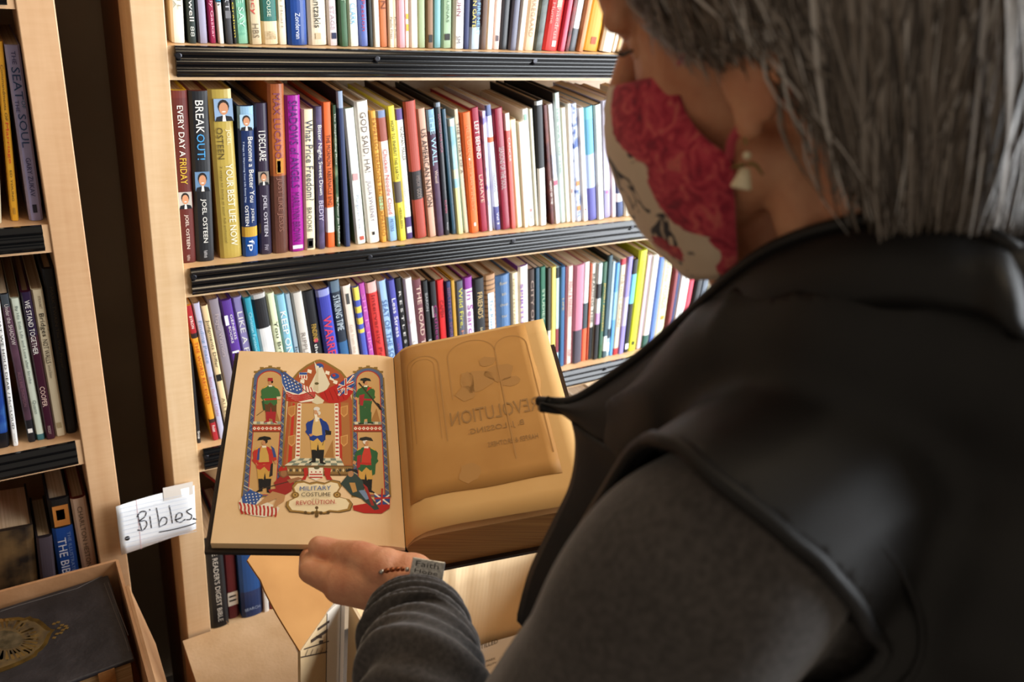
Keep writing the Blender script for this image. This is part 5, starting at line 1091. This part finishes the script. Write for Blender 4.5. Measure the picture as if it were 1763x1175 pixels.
# --- bare body: head, neck, arms, hands in one skin
def above(x, y, hgt):                      # point on the sight line that stands hgt over the left page's plane
    p = hitP(x, y, BLp, NL); r = ray(x, y); return p + r*(hgt/r.dot(NL))
parts = [ellipsoid(hp(-.015, 0, .05), HA, (.098, .075, .088)), ellipsoid(hp(.036, 0, 0), HA, (.060, .062, .085)),
         ellipsoid(hp(.082, 0, .045), HA, (.022, .05, .035)),
         capsule(hp(.094, 0, .028), hp(.119, 0, -.016), .008, .0125), ellipsoid(hp(.112, .010, -.02), HA, (.009, .009, .008)), ellipsoid(hp(.112, -.010, -.02), HA, (.009, .009, .008)),
         ellipsoid(hp(.088, 0, -.06), HA, (.022, .03, .03)), ellipsoid(hp(.088, 0, -.095), HA, (.02, .022, .018))]
for sg_ in (1, -1):
    parts += [ellipsoid(hp(.053, .034*sg_, -.018), HA, (.031, .027, .031)), capsule(hp(.012, .052*sg_, -.05), hp(.08, .014*sg_, -.095), .019, .017),
              capsule(hp(.096, .012*sg_, .034), hp(.082, .046*sg_, .034), .009, .008),
              ellipsoid(hp(-.002, .078*sg_, .004), (HF, HS, HU), (.017, .006, .030)), capsule(hp(.004, .076*sg_, -.026), hp(.004, .075*sg_, -.018), .0065, .007),
              capsule(hp(.009, .079*sg_, .0), hp(-.012, .086*sg_, .024), .004, .004), capsule(hp(-.012, .086*sg_, .024), hp(-.018, .084*sg_, -.004), .004, .004)]
parts += [capsule(hp(-.025, 0, -.02), NB, .057, .060), capsule(hp(.035, 0, -.085), NB + FRD*.04, .040, .055), capsule(hp(.06, 0, -.09), NB + FRD*.06 - Vector((0, 0, .05)), .026, .04), capsule(hp(.0, .05, -.05), NB+FRD*.03-LATD*.035, .016, .02)]
parts += [ellipsoid(wp(.43, .20, -.40), (LATD, FRD, WX[2]), (.145, .095, .22)), capsule(wp(.44, .18, -.5), wp(.46, .14, -.75), .12, .125)]
for sh, el, wr in ((SHL, ELB, WR), (SHR, ELR, WRR)):
    parts += chain([NB - Vector((0, 0, .05)), sh + (NB-sh)*.12, (sh+el)/2, el, el+(wr-el)*.35, wr], [.05, .046, .042, .036, .038, .0265])
# left hand: thumb over the lower edge of the page, fingers underneath
TIP, IPJ, MCT, CMC = above(549, 942, .0105), above(582, 951, .0085), at(619, 962, .786), at(662, 984, .772)
parts += chain([CMC, MCT, IPJ, TIP], [.019, .0160, .0116, .0104], 14)
IMC = at(590, 1006, .792); IPI = at(534, 985, .808)
parts += chain([IMC, IPI, above(533, 948, -.0245), above(556, 918, -.0240)], [.0150, .0108, .0098, .0090], 12)
for k, (mx, my, md, tx, ty) in enumerate([(606, 1012, .806, 585, 905), (632, 1008, .815, 620, 905), (660, 1000, .822, 655, 912)]):
    mc = at(mx, my, md); t0 = above(tx, ty, -.024-.002*k); mid = above((mx*.45+tx*.55)-14, my*.4+ty*.6, -.030-.002*k)
    parts += chain([mc, mid, t0], [.0145, .0112-.0006*k, .0092-.0007*k], 12)
PALM = at(640, 1000, .795)
parts += [capsule(WR, IMC, .0255, .0185), capsule(WR, at(632, 1008, .812), .024, .0165), capsule(at(668, 1008, .79), at(606, 1006, .80), .026, .0200), capsule(CMC, PALM, .021, .021), capsule(at(690, 985, .785), MCT, .018, .0140)]
# right hand under the right cover
RQ = G + RV*.72 + Vv*.18 - NR*.066
parts += [capsule(WRR, RQ, .026, .019)]
for k in range(4): a = RQ + RV*(-.10+.09*k) ; parts += chain([RQ + (a-RQ)*.7, a + Vv*.14, a + Vv*.30 - NR*.0], [.016, .0105, .009], 12)
parts += chain([RQ + RV*.12, RQ + RV*.36 + NR*.02, RQ + RV*.40 + Vv*.1 + NR*.045], [.016, .012, .010], 12)
SV, SF = remeshed(parts, .0024, 4, .5)
person = empty('person', (.44, .18, 0), 'person with grey hair, floral mask and black vest, reading the open book', 'person')
M_SKIN = mat('#d69c78', .5, .4, hex2='#bf7a5a', scale=45, thresh=(.35, .75), bump=.25, bscale=260, subsurf=.12)
body = mesh('body', SV, SF, M_SKIN, person, smooth=True); body['label'] = 'bare skin of face, neck and hands'
# eyes with lids and lashes
for s_ in (1, -1):
    ec = hp(.0700, .033*s_, .017)
    ey = mesh('eye', *ellipsoid(ec, HA, (.0125, .0125, .0125), 16, 10), mat('#e9e2da', .2, .5), person, smooth=True)
    mesh('iris', *ellipsoid(ec + HF*.010 - HU*.004, HA, (.0035, .0058, .0058), 12, 8), mat('#4a3a2a', .15), ey, smooth=True)
    lid = [p for p in ellipsoid(ec + HU*.001, HA, (.0142, .0142, .0142), 20, 14)[0]]
    lv, lf = ellipsoid(ec + HU*.0005, HA, (.0140, .0146, .0140), 20, 14)
    keep = [f for f in lf if sum((lv[i]-ec).dot(HU) for i in f)/len(f) > -.0060]
    mesh('eyelid', lv, keep, M_SKIN, person, smooth=True)
    V, Fc = join([tube([ec + HF*.0125*math.cos(a) + HS*.0135*math.sin(a), ec + HF*(.0125*math.cos(a)+.006) + HS*(.0135*math.sin(a)*1.25) - HU*.002, ec + HF*(.0125*math.cos(a)+.010) + HS*(.0135*math.sin(a)*1.4) + HU*.001], [.0006, .0005, .0002], 4) for a in [-1.1+.14*k for k in range(17)]])
    e_ = mesh('eyelashes', V, Fc, mat('#2a1c1c', .6), person); e_['kind'] = 'stuff'
    V, Fc = tube(catmull([hp(.102, .012*s_, .042), hp(.099, .028*s_, .047), hp(.085, .046*s_, .040)], 4), .0032, 6); mesh('eyebrow', V, Fc, mat('#7a6c60', .8), person)
# --- mask
def hs(px, py, s): return hitP(px, py, HC + HS*s, HS)
def hcoord(p): v = p-HC; return v.dot(HF), v.dot(HS), v.dot(HU)
front = [(1068, 150), (1062, 192), (1064, 245), (1088, 325), (1128, 400), (1185, 455)]
rear = [(1166, 124, .056), (1182, 204, .064), (1256, 272, .0715), (1262, 335, .0700), (1266, 410, .0640), (1272, 486, .0540)]
G2 = []
for (fx, fy), (rx, ry, rs_) in zip(front, rear):
    a, b = hcoord(hs(fx, fy, .004)), hcoord(hs(rx, ry, rs_)); half = []
    for k in range(9):
        x = k/8; s_ = b[1]*math.sin(x*math.pi/2); q = s_/b[1]; half.append((b[0]+(a[0]-b[0])*math.sqrt(max(0, 1-q**2.3)), s_, a[2]+(b[2]-a[2])*q))
    G2.append([hp(*p) for p in [(f, -s, u) for f, s, u in reversed(half[1:])] + half])
cols = list(zip(*G2)); dense = [catmull(list(c), 5) for c in cols]
nv_, nu_ = len(dense[0]), len(dense); V = [dense[i][j] for j in range(nv_) for i in range(nu_)]
for k, v in enumerate(V):
    V[k] = v + (v-HC).normalized()*(.0022*noise.noise(v*60) + .0012*noise.noise(v*140))
Fc = [(j*nu_+i, j*nu_+i+1, (j+1)*nu_+i+1, (j+1)*nu_+i) for j in range(nv_-1) for i in range(nu_-1)]
mm = bpy.data.materials.new('floral_cloth'); mm.use_nodes = True; nt = mm.node_tree; pb = nt.nodes['Principled BSDF']; pb.inputs['Roughness'].default_value = .85; pb.inputs['Sheen Weight'].default_value = .2
tc = nt.nodes.new('ShaderNodeTexCoord')
def nz(scale, detail=3, dist=0, off=0):
    mp = nt.nodes.new('ShaderNodeMapping'); mp.inputs['Location'].default_value = (off, off*.7, off*.3); nt.links.new(tc.outputs['Object'], mp.inputs[0])
    n = nt.nodes.new('ShaderNodeTexNoise'); n.inputs['Scale'].default_value = scale; n.inputs['Detail'].default_value = detail; n.inputs['Distortion'].default_value = dist
    nt.links.new(mp.outputs[0], n.inputs['Vector']); return n.outputs['Fac']
def ramp(fac, stops):
    r = nt.nodes.new('ShaderNodeValToRGB'); r.color_ramp.interpolation = 'LINEAR'
    while len(r.color_ramp.elements) < len(stops): r.color_ramp.elements.new(.5)
    for e_, (p, h) in zip(r.color_ramp.elements, stops): e_.position = p; e_.color = lin(h)
    nt.links.new(fac, r.inputs[0]); return r.outputs[0]
red = ramp(nz(95, 4, 1.2), [(.25, '#6c1830'), (.42, '#a8203a'), (.55, '#c93e50'), (.68, '#d86a62'), (.8, '#8c1c34')])
crm = ramp(nz(38, 1, 2.0, 3.1), [(.0, '#e2cdb4'), (.60, '#dcc6ac'), (.635, '#2c2a34'), (.70, '#2c2a34'), (.74, '#dcc6ac')])
# the red flowers fill the upper and rear part, cream cloth the lower front: split by height plus noise
grd = nt.nodes.new('ShaderNodeAttribute'); grd.attribute_name = 'flower'
ad = nt.nodes.new('ShaderNodeMath'); ad.operation = 'ADD'; sb = nt.nodes.new('ShaderNodeMath'); sb.operation = 'MULTIPLY'; sb.inputs[1].default_value = .8
nt.links.new(nz(34, 2, .4, 1.7), sb.inputs[0]); nt.links.new(grd.outputs['Fac'], ad.inputs[0]); nt.links.new(sb.outputs[0], ad.inputs[1])
msk = ramp(ad.outputs[0], [(.62, '#000000'), (.66, '#ffffff')])
mx = nt.nodes.new('ShaderNodeMix'); mx.data_type = 'RGBA'; nt.links.new(msk, mx.inputs['Factor']); nt.links.new(crm, mx.inputs['A']); nt.links.new(red, mx.inputs['B']); nt.links.new(mx.outputs['Result'], pb.inputs['Base Color'])
mk = mesh('face_mask', V, Fc, mm, person, smooth=True, solid=.0015, off=1); mk['label'] = 'red and cream floral cloth face mask'
at_ = mk.data.attributes.new('flower', 'FLOAT', 'POINT')
inv = wm(person); wv_ = [inv @ v.co for v in mk.data.vertices]; pxv = [proj(p) if (p-HC).dot(HS) > -.02 else (-9e9, 0) for p in wv_]
blooms = []
for bx_, by_, br_ in ((1100, 150, .016), (1130, 148, .018), (1152, 140, .014), (1112, 195, .021), (1135, 225, .022), (1160, 240, .020), (1175, 285, .024), (1215, 275, .018), (1243, 288, .016), (1190, 335, .026), (1225, 350, .020), (1248, 385, .015), (1252, 430, .014), (1262, 470, .014), (1150, 425, .007), (1120, 395, .006), (1165, 385, .012)):
    k = min(range(len(pxv)), key=lambda q: (pxv[q][0]-bx_)**2+(pxv[q][1]-by_)**2); blooms.append((wv_[k], br_))
blooms += [(p - HS*2*(p-HC).dot(HS), r) for p, r in blooms]
for i, w_ in enumerate(wv_):
    at_.data[i].value = max(0, max(1.15-(w_-b).length/r*.9 for b, r in blooms))
M_STRAP = mat('#c04a58', .8)
for s_ in (1, -1):
    r2, r0 = hcoord(hs(1256, 272, .0715)), hcoord(hs(1166, 124, .056))
    V, Fc = tube(catmull([hp(r2[0], r2[1]*s_, r2[2]), hp(r2[0]*.5+.004, .0755*s_, r2[2]*.65-.004), hp(.002, .079*s_, -.020), hp(-.014, .080*s_, .004)], 5), .0026, 6, flat=.5); mesh('mask_strap', V, Fc, M_STRAP, mk)
    V, Fc = tube(catmull([hp(r0[0], r0[1]*s_, r0[2]), hp(r0[0]*.7, .0660*s_, r0[2]+.012), hp(.028, .0760*s_, .024), hp(-.006, .084*s_, .03)], 5), .0024, 6, flat=.5); mesh('mask_strap', V, Fc, M_STRAP, mk)
# --- earring: little winged figure with a pearl head
er = empty('earring', hp(.004, .078, -.033), None, None); er.parent = person; er.matrix_parent_inverse = Matrix.Identity(4); er.location = wm(person).inverted() @ hp(.004, .078, -.033)
er['label'] = 'pearl and brass angel earring'
M_BRASS = mat('#8c7a4c', .3, .5, metal=.9); M_PEARL = mat('#e6d6b4', .25, .5)
E0 = at(1284, 208, .418); dn = Vector((0, 0, -1)); lt = (at(1300, 300, .42)-at(1270, 300, .42)).normalized()
mesh('ear_hook', *tube(catmull([at(1290, 196, .422), at(1281, 212, .418), at(1284, 250, .418)], 5), .0007, 6), M_BRASS, er)
mesh('pearl_head', *ellipsoid(at(1286, 268, .418), WX, (.0021, .0021, .0021), 12, 8), M_PEARL, er, smooth=True)
mesh('skirt', *tube([at(1283, 290, .418), at(1280, 305, .418), at(1276, 322, .418), at(1275, 326, .418)], [.0022, .0036, .0052, .0045], 14), M_PEARL, er, smooth=True)
mesh('wing', *tube(catmull([at(1284, 283, .4185), at(1272, 286, .419), at(1258, 290, .42)], 4), [.0014, .0022, .0024, .0024, .0024, .0022, .0020, .0016, .0008], 8, flat=.4), M_BRASS, er, smooth=True)
mesh('wing', *tube(catmull([at(1286, 283, .4175), at(1300, 284, .417), at(1314, 302, .416)], 4), [.0014, .0022, .0026, .0024, .0024, .0022, .0020, .0016, .0008], 8, flat=.4), M_BRASS, er, smooth=True)
# --- hair: dark under-cap and thousands of locks
rnd = random.Random(11)
HEM = [(0, .082), (28, .074), (42, .054), (54, .032), (64, .018), (76, .010), (86, .014), (93, .014), (97, -.003), (101, -.050), (110, -.080), (125, -.090), (150, -.104), (180, -.112)]
def hem(az): return interp(HEM, min(abs(az), 180))
def hairpt(az, t, k):
    """az degrees from the face towards the left ear; t is the height u in the head frame; k scales away from the skull"""
    a = math.radians(az); cu = .035; rf, rs, ru = .112*k, .0885*k, .108*k
    if t > cu: q = min(1, (t-cu)/ru); m = math.sqrt(max(0, 1-q*q))
    else: q = (cu-t)/.15; m = 1 - .24*q*q
    ff = math.cos(a); rfa = rf if ff < 0 else rf*.93
    return hp(-.018 + ff*rfa*m, math.sin(a)*rs*m, t)
V, Fc = [], []; na, nt_ = 72, 16
for j in range(nt_+1):
    for i in range(na):
        az = -180+360*i/na; h0 = hem(az)+.008; t = .140 + (h0-.140)*(j/nt_); V.append(hairpt(az, t, .955))
for j in range(nt_):
    for i in range(na): Fc.append((j*na+i, (j+1)*na+i, (j+1)*na+(i+1) % na, j*na+(i+1) % na))
V.append(hp(-.018, 0, .139)); Fc += [(len(V)-1, i, (i+1) % na) for i in range(na)]
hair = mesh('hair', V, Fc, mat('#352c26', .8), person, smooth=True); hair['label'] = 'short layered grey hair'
V, Fc, fm = [], [], []
HM = [mat(h, .38, .5) for h in ('#52473d', '#6b6056', '#8b827a', '#bdb8b4', '#3c332c')]
for n_ in range(7500):
    az0 = rnd.uniform(-180, 180) if rnd.random() < .45 else rnd.uniform(0, 180)
    t0 = .143 - abs(rnd.gauss(0, .06)); h0 = hem(az0) + rnd.gauss(0, .006)
    if t0 < h0+.02: t0 = h0+.02+rnd.random()*.05
    k = rnd.uniform(.95, 1.03); wv_a, wv_p = rnd.gauss(0, 4.5), rnd.uniform(0, 6.28); drift = rnd.gauss(6, 7) + (26*max(0, 1-abs(abs(az0)-55)/45)) - 22*min(1, max(0, (abs(az0)-98)/30)); sgn = 1 if az0 > 0 else -1
    ns = 9; wd = rnd.uniform(.0006, .0014); base = len(V); pts = []
    flick = rnd.gauss(0, .010) + (.006 if h0 < -.05 else 0)
    for s_ in range(ns+1):
        q = s_/ns; t = t0+(h0-t0)*q; az = az0 + sgn*drift*(q-1) + wv_a*math.sin(q*4+wv_p)
        p = hairpt(az, t, k + flick*3.0*q*q*q); pts.append(p)
    for s_, p in enumerate(pts):
        tg = pts[min(s_+1, ns)]-pts[max(s_-1, 0)]; nm = (p-hp(-.018, 0, .03)).normalized(); sd = tg.cross(nm).normalized()*wd*(1-.75*(s_/ns)**3)
        V += [p-sd, p+sd]
    mi = rnd.choices(range(5), (5, 5, 4, 2, 4))[0]
    if abs(az0) > 130: mi = rnd.choices(range(5), (3, 4, 5, 5, 3))[0]  # paler mix at the back: window highlight put into the strand colours
    for s_ in range(ns): a = base+2*s_; Fc.append((a, a+1, a+3, a+2)); fm.append(mi)
hs = mesh('hair_strands', V, Fc, HM, hair, fm=fm, smooth=True); hs['kind'] = 'stuff'; hs['label'] = 'grey and silver hair strands'
# --- vest
M_VEST = mat('#0d0c0d', .52, .35, hex2='#131212', scale=30, bump=.12, bscale=700)
M_VEDGE = mat('#0c0b0c', .5)
armd = (ELB-SHL).normalized()
vp = [ellipsoid(wp(.43, .195, -.40), (LATD, FRD, WX[2]), (.178, .128, .235)), capsule(wp(.44, .18, -.5), wp(.46, .13, -.80), .150, .155),
      capsule(wp(.435, .205, -.235), SHL + Vector((.005, 0, .006)), .078, .064), capsule(wp(.455, .215, -.235), SHR, .078, .064),
      ellipsoid(wp(.455, .135, -.30), (LATD, FRD, WX[2]), (.145, .075, .15)), capsule(NB, NB-Vector((0, 0, .06)), .070, .09),
      capsule(SHL + Vector((.012, 0, 0)), SHL + armd*.075, .066, .066), capsule(SHR, SHR + (ELR-SHR).normalized()*.06, .066, .066),
      *chain([at(1150, 760, .555), at(1300, 645, .495), at(1500, 605, .465), at(1700, 600, .475), at(1800, 700, .49)], [.045, .052, .062, .070, .08]),
      ellipsoid(wp(.345, .300, -.42), (LATD, FRD, WX[2]), (.060, .050, .13))]
VV, VF = remeshed(vp, .006, 8, .5)
def fold(p):
    q = p-SHL; rg = (1-abs(noise.noise(Vector((p.x*14+p.z*6, p.y*14, p.z*4)))))**5
    return .0035*noise.noise(Vector((p.x*9, p.y*9, p.z*5))) + .0060*(rg-.35)*min(1, max(0, (q.dot(LATD)-.02)/.06)) + .0016*noise.noise(Vector((p.x*26, p.y*26, p.z*12)))
cen = wp(.43, .19, -.35)
VV = [v + (v-cen).normalized()*fold(v) for v in VV]
q1, q2, q3 = at(1040, 808, .445), at(1262, 840, .352), at(1545, 1150, .305); AN = (q2-q1).cross(q3-q1).normalized(); AN = AN if AN.dot(armd) > 0 else -AN; AP = q2
ANR = (Vector((.80, .30, -.45))*.55 + (ELR-SHR).normalized()*.45).normalized(); APR = SHR + ANR*.012
ARMH = [(985, 860), (1058, 798), (1143, 797), (1256, 839), (1426, 980), (1518, 1108), (1560, 1200), (1600, 1400), (700, 1400), (800, 1100)]
def inside(p, pg):
    r = False
    for (x0, y0), (x1, y1) in zip(pg, pg[1:]+pg[:1]):
        if (y0 > p[1]) != (y1 > p[1]) and p[0] < (x1-x0)*(p[1]-y0)/(y1-y0)+x0: r = not r
    return r
def keepf(f):
    c = sum((VV[i] for i in f), Vector())/len(f)
    if (c-SHL).length < .17 and (c-CAM).length < .43 and inside(proj(c), ARMH): return False
    if (c-AP).dot(AN) > 0 and (c-SHL).length < .17 and (c - SHL).cross(armd).length < .12: return False
    if (c-APR).dot(ANR) > 0 and (c-SHR).length < .16: return False
    if (c-(NB+(HC-NB)*.22)).dot((HC-NB).normalized()) > 0 and (c-NB).cross((HC-NB).normalized()).length < .085: return False
    return c.z > CAMZ-.86
VF2 = [f for f in VF if keepf(f)]
vest = mesh('vest', VV, VF2, M_VEST, person, smooth=True, solid=.006, off=-1); vest['label'] = 'black padded sleeveless vest'
# binding round the left armhole
edge = {}
for f in VF2:
    for a, b in zip(f, f[1:]+f[:1]): edge[tuple(sorted((a, b)))] = edge.get(tuple(sorted((a, b))), 0)+1
def rim(center, maxd):
    nx = {}
    for (a, b), c in edge.items():
        if c == 1 and (VV[a]-center).length < maxd: nx.setdefault(a, []).append(b); nx.setdefault(b, []).append(a)
    if not nx: return []
    st_ = next(iter(nx)); loop = [st_]; seen = {st_}
    while True:
        q = [v for v in nx[loop[-1]] if v not in seen]
        if not q: break
        loop.append(q[0]); seen.add(q[0])
    return [VV[i] for i in loop]
lp_ = rim(SHL, .17)
if len(lp_) > 20:
    for _ in range(6): lp_ = [(lp_[i-1]+lp_[i]*2+lp_[(i+1) % len(lp_)])/4 for i in range(len(lp_))]
    V, Fc = tube(lp_[::2]+[lp_[0]], .0042, 8); mesh('armhole_binding', V, Fc, M_VEDGE, vest, smooth=True)
    from mathutils.kdtree import KDTree
    kd = KDTree(len(VV)); [kd.insert(v, i) for i, v in enumerate(VV)]; kd.balance()
    sm = [Vector(kd.find(p - AN*.034)[0]) for p in lp_[::3]]
    sm = [p for p in sm if (p-AP).dot(AN) < -.018]
    for _ in range(4): sm = [(sm[max(i-1, 0)]+sm[i]*2+sm[min(i+1, len(sm)-1)])/4 for i in range(len(sm))]
    runs, cur = [], [sm[0]]
    for p, q in zip(sm, sm[1:]):
        if (q-p).length > .02: runs.append(cur); cur = []
        cur.append(q)
    runs.append(cur); runs = max(runs, key=len)
    if len(runs) > 5: V, Fc = tube(runs, .0016, 6); mesh('armhole_seam', V, Fc, M_VEDGE, vest, smooth=True)
# collar: stand-up band that runs down into the open front edge with its pointed tip
upr = [(926, 691, .600), (985, 690, .585), (1050, 650, .560), (1110, 606, .535), (1180, 545, .505), (1260, 474, .470), (1330, 426, .448), (1430, 390, .432), (1560, 370, .425), (1680, 392, .428), (1770, 440, .436)]
lwr = [(940, 700, .598), (978, 722, .582), (1030, 770, .550), (1090, 760, .520), (1160, 705, .495), (1240, 640, .468), (1330, 585, .440), (1430, 545, .418), (1540, 530, .405), (1660, 540, .402), (1780, 590, .410)]
up_, lo_ = [at(*p) for p in upr], [at(*p) for p in lwr]
up_ += [NB + Vector((.085, -.01, .045)), NB + Vector((.085, .06, .02)), NB + Vector((.03, .12, -.02))]; lo_ += [NB + Vector((.10, -.02, -.02)), NB + Vector((.10, .07, -.05)), NB + Vector((.03, .14, -.09))]
cu_, cl_ = catmull(up_, 6), catmull(lo_, 6); V, Fc = [], []; nb = 6
for a, b in zip(cu_, cl_):
    for j in range(nb+1):
        q = j/nb; p = a+(b-a)*q; p = p + (CAM-p).normalized()*.010*math.sin(math.pi*q); V.append(p)
for i in range(len(cu_)-1):
    for j in range(nb): k = i*(nb+1)+j; Fc.append((k, k+1, k+nb+2, k+nb+1))
mesh('collar', V, Fc, M_VEST, vest, smooth=True, solid=.007, off=-1)
V, Fc = tube(cu_, .0035, 8); mesh('collar_piping', V, Fc, M_VEDGE, vest, smooth=True)
# hanging front panel below the collar tip
fr = [[(978, 715, .583), (987, 760, .575), (978, 830, .575), (945, 900, .58), (905, 985, .60), (880, 1080, .62)], [(1040, 770, .545), (1060, 820, .540), (1060, 880, .54), (1040, 960, .55), (1010, 1040, .56), (1000, 1130, .58)], [(1130, 790, .50), (1150, 860, .50), (1160, 930, .50), (1150, 1010, .52), (1130, 1080, .53), (1120, 1170, .55)]]
fc_ = [catmull([at(*p) for p in r], 4) for r in fr]; V, Fc = [], []; m_ = len(fc_[0])
for r in fc_: V += r
for i in range(2):
    for j in range(m_-1): Fc.append((i*m_+j, i*m_+j+1, (i+1)*m_+j+1, (i+1)*m_+j))
mesh('front_panel', V, Fc, M_VEST, vest, smooth=True, solid=.006, off=0, subd=1)
# --- sleeves
M_SLV = bpy.data.materials.new('grey_knit'); M_SLV.use_nodes = True; nt = M_SLV.node_tree; pb = nt.nodes['Principled BSDF']; pb.inputs['Roughness'].default_value = .9; pb.inputs['Sheen Weight'].default_value = .35; pb.inputs['Sheen Roughness'].default_value = .4
tc = nt.nodes.new('ShaderNodeTexCoord'); n1 = nt.nodes.new('ShaderNodeTexNoise'); n1.inputs['Scale'].default_value = 260; n1.inputs['Detail'].default_value = 3; nt.links.new(tc.outputs['Object'], n1.inputs['Vector'])
rr = nt.nodes.new('ShaderNodeValToRGB'); rr.color_ramp.elements[0].color = lin('#3a3634'); rr.color_ramp.elements[1].color = lin('#4f4a48'); rr.color_ramp.elements[0].position = .35; rr.color_ramp.elements[1].position = .7
nt.links.new(n1.outputs['Fac'], rr.inputs[0]); nt.links.new(rr.outputs[0], pb.inputs['Base Color'])
bp = nt.nodes.new('ShaderNodeBump'); bp.inputs['Strength'].default_value = .35; bp.inputs['Distance'].default_value = .001; nt.links.new(n1.outputs['Fac'], bp.inputs['Height']); nt.links.new(bp.outputs[0], pb.inputs['Normal'])
HV, HFc = remeshed([ellipsoid(wp(.43, .195, -.40), (LATD, FRD, WX[2]), (.164, .112, .222)), capsule(wp(.44, .18, -.5), wp(.46, .13, -.79), .136, .140),
    capsule(wp(.42, .205, -.262), SHL + Vector((.012, 0, -.004)), .060, .054), capsule(SHL + Vector((.02, 0, -.01)), SHL + armd*.14, .055, .050), capsule(wp(.455, .215, -.262), SHR, .060, .054), ellipsoid(wp(.355, .20, -.35), (LATD, FRD, WX[2]), (.075, .085, .10))], .007, 6)
sh_ = mesh('shirt', HV, HFc, M_SLV, person, smooth=True); sh_['label'] = 'dark grey knit shirt under the vest'
def sleeve(name, pts, rad, wr):
    P = catmull(pts, 16); n = len(P); m = len(rad); R_ = []
    for i in range(n):
        x = i/(n-1)*(m-1); a = int(min(x, m-2)); q = x-a; q = q*q*(3-2*q); R_.append(rad[a]*(1-q)+rad[a+1]*q)
    V, Fc = tube(P, R_, 56, closed=False, rfun=wr)
    return mesh(name, V, Fc, M_SLV, person, smooth=True, solid=.0022, off=-1, subd=1)
c0, c1, c2, c3 = at(709, 1058, .738), at(715, 1082, .718), at(722, 1120, .690), at(729, 1182, .650)
def wrL(t, th):
    if t < .42: return .0022*math.sin(th*2+t*18)*min(1, t*6) + .003*noise.noise(Vector((math.cos(th)*1.5, math.sin(th)*1.5, t*9)))
    v = .0015*noise.noise(Vector((math.cos(th)*2, math.sin(th)*2, t*14)))
    for tk, A, ph, wd, am in FOLDS:
        c = tk + A*math.sin(th+ph); x = (t-c)/wd; v += am*(math.exp(-x*x) - .75*math.exp(-(x-1.7)**2))*(.8+.2*math.sin(th*1.0+ph+1.3))
    return v
fr_ = random.Random(5)
FOLDS = [(.53+.0345*k + fr_.uniform(-.006, .006), .036+fr_.uniform(-.008, .010), 3.1+fr_.uniform(-.5, .5), .0090+fr_.uniform(-.002, .002), .0105+fr_.uniform(-.0025, .0025)) for k in range(14)]
sl = sleeve('sleeve', [SHL - armd*.035 + Vector((.02, 0, 0)), SHL + armd*.02, SHL+(ELB-SHL)*.35, SHL+(ELB-SHL)*.72, ELB, c3, c2, c1, c0],
            [.050, .059, .056, .052, .047, .0425, .0395, .0395, .0330], wrL); sl['label'] = 'dark grey knit sleeve bunched at the wrist'
sr = sleeve('sleeve', [SHR, SHR+(ELR-SHR)*.4, ELR, ELR+(WRR-ELR)*.5, WRR], [.060, .056, .050, .044, .034], lambda t, th: .003*math.sin(t*40+1.5*math.sin(th))); sr['label'] = 'dark grey knit sleeve of the far arm'
# --- trousers and shoes (outside the picture, so that the figure stands)
M_TR = mat('#1e2026', .8, bump=.2)
TV, TF = remeshed([capsule(wp(.45, .15, -.70), wp(.47, .12, -.86), .135, .145)] + sum([chain([wp(.47+.085*s_, .12+.02*s_, -.86), wp(.475+.09*s_, .15+.02*s_, -1.14), wp(.48+.09*s_, .12+.02*s_, -1.54)], [.085, .062, .048]) for s_ in (-1, 1)], []), .008, 5)
mesh('trousers', TV, TF, M_TR, person, smooth=True)
for s_ in (-1, 1):
    b0 = wp(.48+.09*s_, .11+.02*s_, -1.558); V, Fc = remeshed([capsule(b0, b0+FRD*.16+Vector((0, 0, -.004)), .040, .036), capsule(b0, b0+Vector((0, 0, .05)), .042, .045)], .005, 4)
    V = [Vector((v.x, v.y, max(v.z, .001))) for v in V]; mesh('shoe', V, Fc, mat('#18171a', .5), person, smooth=True)
# --- bracelet with engraved plate
M_SIL = mat('#d0cec9', .32, .6, metal=.92, hex2='#a8a6a2', scale=400); M_COP = mat('#9a5a38', .3, .6, metal=.9)
fa = (c1-WR).normalized(); bc = at(716, 1000, .766)
br = empty('bracelet', bc, None, None); br.parent = person; br.location = wm(person).inverted() @ bc; br['label'] = 'silver chain bracelet with engraved plate'
side_ = fa.cross((CAM-bc).normalized()).normalized(); fron = side_.cross(fa).normalized()
if fron.dot(CAM-bc) < 0: fron = -fron
ring = [at(648, 990, .762), at(654, 986, .752), at(672, 982, .742), at(690, 980, .738), at(706, 982, .737), at(726, 985, .738), at(748, 990, .746), at(762, 1003, .756), at(768, 1016, .766)]
rp_ = catmull(ring, 4)
for k in range(0, len(rp_)-1, 2):
    d_ = (rp_[min(k+2, len(rp_)-1)]-rp_[k]); mesh('chain_link', *tube([rp_[k], rp_[k]+d_*.35, rp_[k]+d_*.8], [.0016, .0023, .0015], 8), M_COP if 4 < k < 14 else M_SIL, br, smooth=True)
pcn = at(735, 986, .7355); pu = (at(752, 990, .7355)-at(722, 985, .7355)).normalized(); pw = (at(741, 1006, .738)-at(733, 974, .738)); pw = (pw-pu*pw.dot(pu)).normalized(); pnm = pu.cross(pw)
if pnm.dot(CAM-pcn) < 0: pnm = -pnm
hw, hh, tk = .0140, .0105, .0016
V = [pcn + pu*(a*hw) + pw*(b*hh) + pnm*(c*tk) for c in (-1, 1) for a, b in ((-1, -1), (1, -1), (1, 1), (-1, 1))]
pl = mesh('plate', V, BF, M_SIL, br, bev=.0008); pl['label'] = 'square silver plate engraved with three words'
for k, s_ in enumerate(('Faith', 'Hope', 'Love')):
    text(pl, 'engraving', s_, mat('#3a3836', .5), pcn - pu*hw*.75 - pw*(hh*(.35-.6*k)) + pnm*(tk+.0004), pu, -pw, hw*1.4, hh*.42, True)
flush_text()
